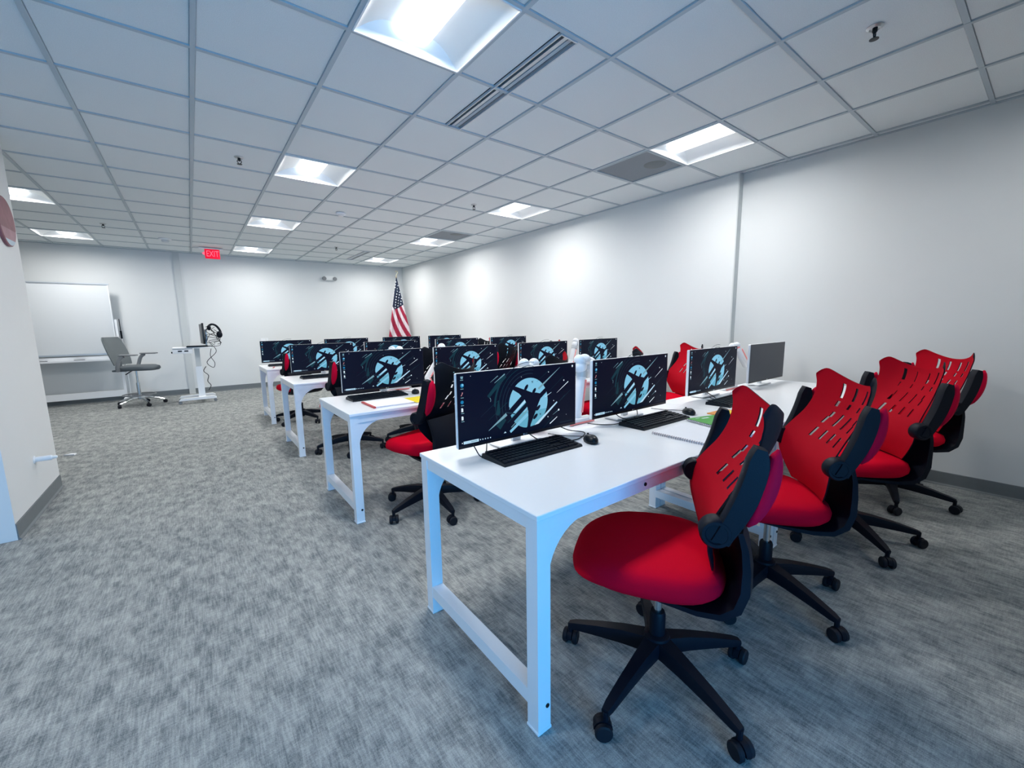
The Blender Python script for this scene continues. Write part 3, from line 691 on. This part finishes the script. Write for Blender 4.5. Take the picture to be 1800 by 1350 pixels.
# ------------------------------------------------------------------ red task chairs
def make_chair():
    r = thing('office_chair', 'x', 'chair')      # faces +x
    # seat cushion
    n = 40; lay = [(.386, .55), (.388, .82), (.397, .93), (.415, .99), (.435, 1.0), (.455, .965), (.468, .88), (.474, .72), (.474, .4), (.474, .06)]
    vs = []
    for z, s in lay:
        for k in range(n):
            a = 2*pi*k/n; c, d = cos(a), sin(a); e = 2/3.0
            ux = (abs(c)**e)*(1 if c > 0 else -1); uy = (abs(d)**e)*(1 if d > 0 else -1)
            wx = .250*ux*s; wy = .245*uy*s*(1-.06*(ux*s-0)*1)*(1.0 if ux < 0 else 1-.10*ux*ux)
            zz = z - .030*max(0, ux*s)**2.2*(z > .40) + .010*abs(uy*s)**2*(z > .45)
            vs.append((.050+wx, wy, zz+.048))
    m = MB(); m.add(vs, [(i*n+k, i*n+(k+1) % n, (i+1)*n+(k+1) % n, (i+1)*n+k) for i in range(len(lay)-1) for k in range(n)]+[tuple(range(n-1, -1, -1)), tuple(range((len(lay)-1)*n, len(lay)*n))])
    m.build('seat', M['red'], r, smooth=60)
    # J-shaped shell under and behind the seat
    prof = [(.10, .366), (.0, .362), (-.10, .362), (-.165, .372), (-.205, .405), (-.222, .46), (-.222, .53), (-.212, .60), (-.195, .655)]
    thick = [.012, .024, .034, .042, .050, .050, .044, .036, .026]; hwid = [.13, .17, .20, .215, .222, .222, .222, .232, .242]
    sh = MB(); vs = []; ny = 8
    tang = []
    for i in range(len(prof)):
        a, b = prof[max(i-1, 0)], prof[min(i+1, len(prof)-1)]; d = Vector((b[0]-a[0], 0, b[1]-a[1])).normalized(); tang.append(Vector((-d.z, 0, d.x)))
    for layer in (0, 1):
        for i, (px, pz) in enumerate(prof):
            for q in range(ny+1):
                u = -1+2*q/ny
                p = Vector((px, u*hwid[i], pz+.045)) + Vector((.02*(1-u*u)*(-1 if i > 4 else 0), 0, 0))
                vs.append(p + tang[i]*(thick[i]*.5*(1 if layer else -1)*(1-.5*abs(u)**6)))
    P = len(prof); W = ny+1; fs = []
    for i in range(P-1):
        for q in range(ny):
            a = i*W+q; fs.append((a, a+1, a+W+1, a+W)); b = P*W+a; fs.append((b, b+W, b+W+1, b+1))
        for q in (0, ny):
            a = i*W+q; b = P*W+a; fs.append((a, a+W, b+W, b) if q == 0 else (a, b, b+W, a+W))
    for i in (0, P-1):
        for q in range(ny):
            a = i*W+q; b = P*W+a; fs.append((a, b, b+1, a+1) if i == 0 else (a, a+1, b+1, b))
    # opening in the middle of the rear so that it reads as a curved yoke
    sh.add(vs, fs); sh.build('shell', M['black'], r, smooth=50, fix=True)
    # mesh backrest with slits, red in front, black behind
    rows = [(.525, .150, -.160, .015), (.58, .198, -.160, .030), (.635, .236, -.162, .045), (.685, .250, -.170, .055), (.735, .244, -.188, .062), (.79, .228, -.226, .066), (.85, .210, -.272, .070), (.915, .202, -.308, .076), (.975, .208, -.326, .084), (1.03, .220, -.330, .092)]
    def interp(t):
        f = t*(len(rows)-1); i = min(int(f), len(rows)-2); k = f-i
        a, b, c, d = rows[max(i-1, 0)], rows[i], rows[i+1], rows[min(i+2, len(rows)-1)]
        return [.5*((2*b[j])+(-a[j]+c[j])*k+(2*a[j]-5*b[j]+4*c[j]-d[j])*k*k+(-a[j]+3*b[j]-3*c[j]+d[j])*k**3) for j in range(4)]
    NU, NV = 56, 72; th = .005
    Fv = []; Bv = []
    for v in range(NV+1):
        t = v/NV; z, hw, x, cv = interp(t)
        for u in range(NU+1):
            s = -1+2*u/NU
            rnd = 1 - .05*max(0, (t-.93)/.07)**2*(abs(s) > .0)
            zz = z + (t**5)*(.056*abs(s)**2.2*(1-.40*max(0, abs(s)-.84)/.16) - .030*(1-abs(s)**2)) - .034*(max(0, abs(s)-.74)/.26)**2.5*max(0, (t-.86)/.14)
            yy = s*hw*rnd
            xx = x + cv*(abs(s)**2.3) + .012*(1-s*s)*sin(pi*min(1, t*2.2))*(t < .46)
            nx = Vector((1, -s*2.0*cv/hw*.8, .25)).normalized()
            p = Vector((xx, yy, zz)); Fv.append(p+nx*th/2); Bv.append(p-nx*th/2)
    holes = set()
    def slit(s0, s1, t0, t1):
        for v in range(NV):
            t = (v+.5)/NV
            if t0 <= t <= t1:
                s = s0+(s1-s0)*((t-t0)/(t1-t0)); u = int(round((s+1)/2*NU)); holes.add((u, v)); holes.add((u-1, v))
    for s in (-1, 1):
        for (a0, a1) in ((.17, .13), (.50, .42)):
            slit(s*a0, s*a0, .80, .93); slit(s*a0, s*(a0-.01), .73, .78); slit(s*(a0-.02), s*a1, .60, .69)
            slit(s*a1, s*(a1+.02), .47, .56)
    bk = MB(); off = (NU+1)*(NV+1); W = NU+1
    vs = Fv+Bv; fs = []; mi = []
    present = {(u, v) for u in range(NU) for v in range(NV)}-holes
    for (u, v) in present:
        a = v*W+u
        fs.append((a, a+1, a+W+1, a+W)); mi.append(0)
        b = a+off; fs.append((b, b+W, b+W+1, b+1)); mi.append(1)
        for du, dv, e in ((-1, 0, (a, a+W)), (1, 0, (a+W+1, a+1)), (0, -1, (a+1, a)), (0, 1, (a+W, a+W+1))):
            if (u+du, v+dv) not in present:
                fs.append((e[0], e[1], e[1]+off, e[0]+off)); mi.append(1)
    bk.v = vs; bk.f = fs; bk.m = mi
    bk.build('backrest', [M['mesh'], M['black']], r, smooth=50)
    # arms flipped up beside the backrest
    for s in (-1, 1):
        hx, hy, hz = -.128, s*.258, .708
        hg = MB(); Ty = Matrix.Translation((hx, hy, hz)) @ Matrix.Rotation(radians(-90*s), 4, 'X')
        hg.lathe([(.038, -.026), (.042, -.020), (.042, .020), (.037, .026), (.029, .026), (.026, .021), (.004, .021)], n=24, T=Ty)
        hg.build('arm_hinge', M['black'], r, smooth=40)
        # side outline in (x,z); thickness along y
        P0 = Vector((hx, hz)); d = Vector((-.27, .963)).normalized(); nn = Vector((-d.y, d.x))   # nn points to the rear-down side
        nn = Vector((d.y, -d.x))                                                                # front side
        def pt(a, b, bend=0): return P0 + d*a + nn*b
        L = .262
        cen = lambda a: -.020-.018*sin(pi*min(1, a/L)*.9)
        wid = lambda a: .046 if a < .04 else .040
        front = []; rear = []
        for k in range(15):
            a = -.02+(L+.02)*k/14
            wv = .026+.005*sin(pi*max(0, a)/L)
            if k == 14: wv *= .55
            if k == 13: wv *= .85
            front.append(pt(a, cen(a)+wv)); rear.append(pt(a, cen(a)-wv))
        ring = front+rear[::-1]
        am = MB(); N_ = len(ring); vs = []
        for sc, yy in ((.86, -.021), (1, -.014), (1, .014), (.86, .021)):
            ctr = sum(ring, Vector((0, 0)))/N_
            for k, p in enumerate(ring):
                kk = k if k < 15 else N_-1-k
                mid = (front[kk]+rear[kk])/2; q = mid+(p-mid)*sc; vs.append((q.x, hy+s*.004+yy, q.y))
        fs = [(i*N_+k, i*N_+(k+1) % N_, (i+1)*N_+(k+1) % N_, (i+1)*N_+k) for i in range(3) for k in range(N_)]
        # caps as quad strips
        for o, rv in ((0, True), (3*N_, False)):
            for k in range(14):
                f = (o+k, o+k+1, o+N_-2-k, o+N_-1-k); fs.append(f[::-1] if rv else f)
        am.add(vs, fs); am.build('armrest', M['black'], r, smooth=45, fix=True)
        pd = MB(); vs = []; N2 = 12
        for k in range(N2+1):
            a = .045+(L-.035)*k/N2; e = sin(pi*k/N2)**.4 if 0 < k < N2 else .15
            c = pt(a, cen(a)-.040); hwid_ = .027*e; dep = .026*e
            for q in range(8):
                an = 2*pi*q/8; o2 = nn*(dep*cos(an)); vs.append((c.x+o2.x, hy+s*.004+hwid_*sin(an), c.y+o2.y))
        pd.add(vs, [(i*8+q, i*8+(q+1) % 8, (i+1)*8+(q+1) % 8, (i+1)*8+q) for i in range(N2) for q in range(8)]+[tuple(range(7, -1, -1)), tuple(range(N2*8, N2*8+8))])
        pd.build('arm_pad', M['redpad'], r, smooth=70, fix=True, label='crimson arm pad')
    # gas lift, mechanism
    MB().rbox((0, 0, .388), (.16, .12, .040), .01).build('mechanism', M['black'], r)
    lv = MB(); lv.tube([(.03, -.05, .388), (.03, -.16, .383), (.02, -.235, .378)], .006, 6); lv.rbox((.02, -.24, .378), (.03, .05, .012), .004, 1); lv.build('lever', M['black'], r)
    MB().cyl((0, 0, .23), (0, 0, .375), .014, n=14).build('gas_lift', M['chrome'], r, label='chrome lift rod')
    MB().lathe([(.022, .08), (.028, .09), (.028, .245), (.024, .255)], n=16).build('column', M['black'], r)
    MB().lathe([(.030, .085), (.046, .095), (.050, .135), (.044, .165), (.030, .17)], n=20).build('hub', M['black'], r)
    for q in range(5):
        a = 2*pi*q/5; T = Matrix.Rotation(a, 4, 'Z')
        ar = MB(); st = [(.03, .125, .034, .036), (.12, .118, .026, .032), (.22, .104, .021, .025), (.31, .088, .017, .017), (.335, .083, .013, .012)]
        vs = []
        for (x, z, hw, hh) in st:
            vs += [(x, -hw*.8, z+hh*.9), (x, hw*.8, z+hh*.9), (x, hw, z+hh*.3), (x, hw*.8, z-hh*.8), (x, -hw*.8, z-hh*.8), (x, -hw, z+hh*.3)]
        fs = [(i*6+k, (i+1)*6+k, (i+1)*6+(k+1) % 6, i*6+(k+1) % 6) for i in range(len(st)-1) for k in range(6)]+[tuple(range(6)), tuple(range(29, 23, -1))]
        ar.add(vs, fs, 0, T); ar.build('base_leg', M['black'], r, smooth=30, fix=True)
        cs = MB(); c = T @ Vector((.330, 0, 0))
        cs.cyl((c.x, c.y, .055), (c.x, c.y, .088), .010, n=8)
        yaw = a+.9+q*.7; Tc = Matrix.Translation((c.x, c.y, 0)) @ Matrix.Rotation(yaw, 4, 'Z')
        hd = [(-.030*cos(t_)-.008, .028+.031*sin(t_)) for t_ in [pi*i/8 for i in range(9)]]
        cs.prism([(x, z) for x, z in hd], .018, 0, Tc @ Matrix.Translation((0, .009, 0)) @ UPRIGHT)
        co_ = cs.build('caster', M['black'], r, smooth=30, fix=True)
        for sd in (-1, 1):
            MB().lathe([(.012, -.010), (.024, -.010), (.028, -.006), (.028, .006), (.024, .010), (.012, .010)], n=18, T=Tc @ Matrix.Translation((-.008, sd*.019, .028)) @ Matrix.Rotation(radians(90), 4, 'X')).build('wheel', M['wheel'], co_, smooth=40)
    return r
ch0 = make_chair()
CH = [(1.085, -2.10, 125, 0, 'red mesh office chair with raised arms, nearest the camera'), (1.90, -2.14, 130, 1, 'red mesh office chair with raised arms, second from the camera in the front row'),
      (2.84, -2.22, 137, 2, 'red mesh office chair with raised arms, third from the camera in the front row'), (3.74, -2.245, 137, 3, 'red mesh office chair nearest the right wall in the front row'),
      (1.10, -.275, 114, 4, 'red seated chair with its dark back to the camera behind the nearest monitor'), (1.96, -.30, 118, 5, 'red and black chair half hidden behind the second place of the front row'),
      (2.88, -.34, 126, 6, 'chair with red seat showing between the two nearest monitors of the front row'), (3.72, -.45, 148, 7, 'bright red backed chair rising between second and third front row monitors'),
      (1.08, 1.55, 104, 8, 'red and black chair pushed in at the aisle end of the third row'), (1.80, 1.50, 122, 9, 'red and black chair at the second place of the third row'),
      (2.86, 1.50, 112, 10, 'red and black chair at the third place of the third row'), (3.63, 1.50, 118, 11, 'red and black chair at the right wall end of the third row'),
      (.95, 3.36, 108, 12, 'red and black chair pushed in at the aisle end of the back row'), (1.88, 3.32, 118, 13, 'red and black chair at the second place of the back row'),
      (2.88, 3.26, 125, 14, 'red and black chair at the third place of the back row'), (3.66, 3.26, 120, 15, 'red and black chair at the right wall end of the back row')]
BASE_ANG = {0: 43, 1: 36, 2: 9, 3: 53, 4: 195, 8: 180, 12: 150}
for k, (x, y, deg, idx, lb) in enumerate(CH):
    o = ch0 if k == 0 else copy_tree(ch0)
    o.location = (x, y, 0); o.rotation_euler = (0, 0, radians(deg)); tag(o, lb, 'chair', 'red mesh task chairs')
    # turn the star base under the seat
    da = radians(BASE_ANG.get(idx, 20+idx*17) - deg)
    for c in o.children:
        if c.name.split('.')[0] in ('base_leg', 'caster'): c.rotation_euler = (0, 0, da)

# ------------------------------------------------------------------ whiteboard on a stand
wb = thing('whiteboard', 'large white mobile whiteboard with pen tray against the back wall', 'whiteboard', (-2.12, 7.25, 0))
BW, BZ0, BZ1 = 1.80, .865, 2.06
MB().box((0, 0, (BZ0+BZ1)/2), (BW, .018, BZ1-BZ0)).build('board_panel', M['board'], wb, smooth=0)
f = MB(); f.box((0, -.004, BZ1), (BW+.03, .032, .022)); f.box((0, -.004, BZ0), (BW+.03, .032, .030))
sf = MB()
for sx in (-1, 1): sf.box((sx*BW/2, -.004, (BZ0+BZ1)/2), (.014, .030, BZ1-BZ0-.03))
sf.build('side_frame', M['white'], wb, smooth=0)
f.build('frame', M['silver'], wb, smooth=0)
tr = MB(); tr.box((0, -.055, .755), (BW, .10, .012)); tr.box((0, -.105, .765), (BW, .008, .03)); tr.box((0, -.008, .79), (BW, .012, .08)); tr.build('pen_tray', M['white'], wb, smooth=0)
for sx in (-1, 1):
    p = MB(); p.box((sx*(BW/2+.03), .03, .75), (.035, .03, 1.42)); p.build('post', M['white'], wb, smooth=0)
    ft = MB(); ft.box((sx*(BW/2+.03), .0, .055), (.04, .36, .035)); ft.build('foot', M['white'], wb, smooth=0)
    for sy in (-.14, .14): MB().lathe([(.012, -.012), (.024, -.010), (.024, .010), (.012, .012)], n=14, T=Matrix.Translation((sx*(BW/2+.03), sy, .025)) @ Matrix.Rotation(radians(90), 4, 'Y')).build('caster', M['greyplastic'], wb)
MB().box((0, .02, .155), (BW+.03, .03, .11)).build('lower_rail', M['white'], wb, smooth=0)
MB().box((.90, .02, 1.45), (.018, .02, .30)).build('clamp_bar', M['silver'], wb, smooth=0)
for px, lb in ((-.02, 'dark felt eraser on the left of the whiteboard tray'), (.42, 'dark felt eraser at the right of the whiteboard tray')):
    e = thing('board_eraser', lb, 'eraser', (-2.12+px, 7.25-.055, .761)); MB().rbox((0, 0, .016), (.13, .05, .016), .003, 1).build('handle', M['black'], e); MB().box((0, 0, .004), (.126, .046, .008)).build('felt', M['grey'], e, smooth=0)
stk = thing('window_pole', 'thin black tipped white pole standing behind the whiteboard edge', 'pole', (-1.14, 7.40, 0))
MB().cyl((0, 0, .0), (-.01, 0, 1.12), .010, n=10).build('shaft', M['white'], stk); MB().cyl((-.01, 0, 1.12), (-.012, 0, 1.26), .013, n=10).build('grip', M['black'], stk); MB().cyl((-.012, 0, 1.26), (-.015, 0, 1.47), .006, n=8).build('rod', M['darkmetal'], stk)

# ------------------------------------------------------------------ grey drafting stool
st = thing('drafting_stool', 'tall grey drafting chair with foot ring in front of the whiteboard', 'chair', (-.95, 6.55, 0), radians(-24))
n = 28; vs = []; lay = [(.600, .70), (.608, .93), (.635, 1.0), (.668, .97), (.684, .8), (.688, .1)]
for z, s in lay:
    for k in range(n):
        a = 2*pi*k/n; e = 2/3.2
        ux = abs(cos(a))**e*(1 if cos(a) > 0 else -1); uy = abs(sin(a))**e*(1 if sin(a) > 0 else -1)
        vs.append((.06+.25*ux*s, .235*uy*s, z-.015*max(0, ux*s)**3))
m = MB(); m.add(vs, [(i*n+k, i*n+(k+1) % n, (i+1)*n+(k+1) % n, (i+1)*n+k) for i in range(len(lay)-1) for k in range(n)]+[tuple(range(n-1, -1, -1)), tuple(range((len(lay)-1)*n, len(lay)*n))]); m.build('seat', M['grey'], st, smooth=60)
b = MB(); NU, NV = 12, 14; F = []; B = []
for v in range(NV+1):
    t = v/NV; hw = .195+.055*sin(pi*(t*.75+.15)); z = .70+.46*t; x = -.205-.13*t**1.2-.01
    if t > .9: hw *= 1-.10*((t-.9)/.1)**2
    for u in range(NU+1):
        s = -1+2*u/NU; p = Vector((x+.05*s*s, s*hw, z)); F.append(p); B.append(p-Vector((.014, 0, 0)))
W = NU+1; off = len(F); fs = []
for v in range(NV):
    for u in range(NU):
        a = v*W+u; fs += [(a, a+1, a+W+1, a+W), (a+off, a+off+W, a+off+W+1, a+off+1)]
for v in range(NV):
    for u in (0, NU): a = v*W+u; fs.append((a, a+W, a+W+off, a+off))
for u in range(NU):
    for v in (0, NV): a = v*W+u; fs.append((a, a+1, a+1+off, a+off))
b.add(F+B, fs); b.build('backrest', M['greymesh'], st, smooth=60, fix=True)
y_ = MB(); y_.rbox((-.16, 0, .605), (.20, .30, .03), .01); y_.rbox((-.225, 0, .68), (.03, .10, .16), .01); y_.build('back_yoke', M['grey'], st)
for s in (-1, 1):
    MB().tube([(-.12, s*.24, .61), (-.10, s*.27, .68), (-.06, s*.275, .80), (.0, s*.275, .855)], .028, 8).build('arm_post', M['greyplastic'], st)
    ap = MB(); ap.rbox((.07, s*.275, .868), (.25, .075, .024), .012, 3); ap.build('armrest', M['greyplastic'], st)
MB().cyl((0, 0, .38), (0, 0, .61), .016, n=14).build('lift_rod', M['chrome'], st); MB().cyl((0, 0, .10), (0, 0, .385), .028, .026, n=14).build('column', M['steel'], st)
MB().tube([(.0, -.10, .60), (.0, -.17, .585), (-.04, -.21, .545)], .008, 6).build('lever', M['black'], st)
rg = MB(); rg.tube([(.215*cos(2*pi*i/32), .215*sin(2*pi*i/32), .185) for i in range(33)], .011, 8, 0, 0)
for q in range(3): rg.cyl((.02*cos(q*2.1), .02*sin(q*2.1), .20), (.21*cos(q*2.1), .21*sin(q*2.1), .186), .008, n=8)
rg.build('foot_ring', M['greyplastic'], st)
for q in range(5):
    a = 2*pi*q/5+.5; e = Vector((cos(a), sin(a), 0))
    MB().tube([e*.02+Vector((0, 0, .125)), e*.12+Vector((0, 0, .125)), e*.24+Vector((0, 0, .095)), e*.315+Vector((0, 0, .065))], .017, 8).build('base_leg', M['chrome'], st)
    w_ = MB(); w_.lathe([(.010, -.024), (.028, -.020), (.030, 0), (.028, .020), (.010, .024)], n=14, T=Matrix.Translation(e*.325+Vector((0, 0, .031))) @ Matrix.Rotation(a+1+q, 4, 'Z') @ Matrix.Rotation(radians(90), 4, 'X')); w_.build('caster', M['wheel'], st)

# ------------------------------------------------------------------ white mobile cart with monitor
ca = thing('mobile_cart', 'white mobile standing cart with drawer box near the exit sign', 'cart', (-.16, 6.30, 0))
MB().rbox((0, 0, .955), (.54, .46, .022), .006).build('top', M['white'], ca)
db = MB(); db.rbox((-.135, -.15, .90), (.27, .12, .078), .006); db.build('drawer_box', M['white'], ca)
for x in (-.17, -.085): MB().box((x, -.212, .905), (.055, .004, .022)).build('slot', M['slot'], ca, smooth=0)
MB().lathe([(.014, 0), (.014, .016)], n=12, T=Matrix.Translation((-.272, -.15, .885)) @ Matrix.Rotation(radians(-90), 4, 'Y')).build('knob', M['black'], ca)
MB().box((.06, 0, .76), (.075, .06, .37)).build('upper_column', M['wallgrey'], ca, smooth=0); MB().box((.06, 0, .34), (.095, .078, .56)).build('lower_column', M['white'], ca, smooth=0)
for yy in (-.19, .19):
    q = MB(); q.prism([(-.27, .06), (-.24, .095), (.22, .105), (.26, .085), (.26, .06)], .07, 0, Matrix.Translation((0, yy+.035, 0)) @ UPRIGHT); q.build('base_rail', M['white'], ca, smooth=0)
MB().box((.06, 0, .085), (.10, .38, .03)).build('cross_rail', M['white'], ca, smooth=0)
for sx in (-.25, .24):
    for yy in (-.19, .19):
        q = MB(); q.lathe([(.010, -.012), (.027, -.010), (.027, .010), (.010, .012)], n=14, T=Matrix.Translation((sx, yy, .028)) @ Matrix.Rotation(radians(90), 4, 'X')); q.cyl((sx, yy, .04), (sx, yy, .062), .008, n=8); q.build('caster', M['greyplastic'], ca)
cm = thing('cart_monitor', 'monitor seen edge on, standing on the white cart', 'monitor', (.0, 6.24, .966), radians(4))
MB().rbox((0, 0, .22), (.028, .46, .34), .006).build('panel', M['bezel'], cm); MB().rbox((.055, 0, .20), (.03, .12, .20), .01).build('mount', M['silver'], cm)
MB().cyl((.045, 0, .0), (.045, 0, .16), .016, n=12).build('stand_post', M['steel'], cm); MB().rbox((.05, 0, .005), (.14, .18, .010), .004).build('stand_base', M['black'], cm)
MB().rbox((.0, -.20, .395), (.03, .05, .02), .006).build('camera_clip', M['black'], cm)
gk = thing('cart_keyboard', 'black keyboard lying on the white cart under the monitor', 'keyboard', (-.09, 6.10, .966), radians(4))
MB().rbox((0, 0, .010), (.30, .09, .018), .004).build('case', M['kbd'], gk); MB().rbox((0, 0, .022), (.28, .075, .006), .002).build('keys', M['key'], gk)
hs = thing('headset', 'black headset with tangled cables hung behind the cart monitor', 'headset', (.045, 6.15, 1.20))
MB().tube([(.0, .09, .0), (.03, .05, .06), (.06, .0, .115)], .006, 6).build('hook', M['darkmetal'], hs)
MB().tube([(.04, -.02, .10), (.10, 0, .15), (.17, .02, .12), (.22, .02, .02), (.20, .01, -.06)], .018, 8).build('headband', M['black'], hs)
q = MB(); q.ball((.20, -.01, -.03), (.045, .03, .06)); q.ball((.06, -.03, .09), (.03, .03, .045)); q.build('ear_cup', M['black'], hs)
random.seed(3)
for k in range(5):
    pts = [(.02+random.uniform(-.02, .2), random.uniform(-.05, .03), .10-i*.055+random.uniform(-.05, .05)) for i in range(7)]
    MB().tube(pts, .0045, 6, 0, 4).build('cord', M['cable'], hs, smooth=60)
cable([(.09, 6.06, 1.02), (.15, 6.06, .95), (.16, 6.08, .86), (.02, 6.12, .70), (.10, 6.10, .60), (.13, 6.10, .68), (.08, 6.12, .80), (.10, 6.12, .93)], 'black cable loop hanging under the right side of the white cart', r=.005)
cable([(.0, 6.18, .62), (-.04, 6.19, .54), (.02, 6.17, .46), (.0, 6.19, .36), (.04, 6.18, .28), (.0, 6.19, .20)], 'dark cable running down the column of the white cart', r=.006)
sw = thing('wall_plate', 'white wall plate on the back wall above the back row', 'wall plate', (1.083, WY, 1.02))
MB().rbox((0, -.004, 0), (.14, .008, .075), .003, 1).build('plate', M['white'], sw); MB().box((.03, -.009, 0), (.03, .003, .045)).build('socket', M['offwhite'], sw, smooth=0)

# ------------------------------------------------------------------ flag in the corner
fg = thing('flag', 'american flag furled on a pole in the back right corner', 'flag', (3.94, 7.06, 0))
MB().lathe([(.15, 0), (.15, .02), (.06, .05), (.03, .10), (.02, .11)], n=24).build('stand', M['gold'], fg)
MB().cyl((0, 0, .05), (0, 0, 2.46), .013, n=12).build('pole', M['wood'], fg)
on_ = MB(); on_.lathe([(.010, 2.45), (.022, 2.465), (.016, 2.49), (.008, 2.50)], n=14); on_.tube([(0, 0, 2.49), (.016, 0, 2.515), (.040, 0, 2.545), (.024, 0, 2.585), (-.020, 0, 2.570)], .011, 8); on_.build('finial', M['gold'], fg)
ax = Vector((.925, -.38, 0)); dv = Vector((-.38, -.925, 0))
def cloth(s, t):
    w_ = .015+.60*t
    fold = (.035*sin(s*9+1.2*t)+.02*sin(s*21))*min(1, t*2)
    return ax*((s-.46)*w_) + dv*(.10+fold) + Vector((0, 0, 2.42-1.62*t - .02*s*t))
def fcol(s, t):
    if t < ((.470+.25*s) if s < .2 else (.520-.1075*(s-.2)))*.90+.0: return 0
    ph = s-1.33*(t/.90)
    return 1 if abs(((ph-.06+.215) % .43)-.215) < .115 else 2
NS, NT = 64, 170; cl = MB(); vs = [cloth(i/NS, j/NT) for j in range(NT+1) for i in range(NS+1)]
vs2 = [v-dv*.004 for v in vs]; W = NS+1; fs = []; mi = []
for j in range(NT):
    for i in range(NS):
        a = j*W+i; fs.append((a, a+1, a+W+1, a+W)); mi.append(fcol((i+.5)/NS, (j+.5)/NT))
cl.v = vs; cl.f = fs; cl.m = mi
cl.build('flag_cloth', [M['flagblue'], M['flagred'], M['flagwhite']], fg, smooth=60)
STARS = [(592, 262), (583, 308), (617, 322), (575, 355), (607, 370), (645, 383), (565, 402), (602, 413), (637, 430), (557, 448), (593, 462), (630, 474), (667, 488), (549, 494), (586, 507), (623, 520), (660, 533), (540, 540), (577, 553), (615, 566), (652, 579), (688, 593), (532, 586), (570, 598), (607, 612), (645, 626), (523, 630), (562, 643), (599, 656), (556, 688)]
sm = MB()
for X_, Y_ in STARS:
    xl = 600-.166*(Y_-190); xr = 600+.195*(Y_-190); s = (X_-xl)/max(1, xr-xl); t = (Y_-190)/1025*.90
    c = cloth(s, t)+dv*.004
    pts = []
    for k in range(10):
        rr = .019 if k % 2 == 0 else .010; a = pi/2+k*pi/5; pts.append(c+ax*rr*cos(a)+Vector((0, 0, rr*sin(a))))
    sm.add(pts, [tuple(range(10))])
sm.build('stars', M['star'], fg, smooth=0, kind='stuff')
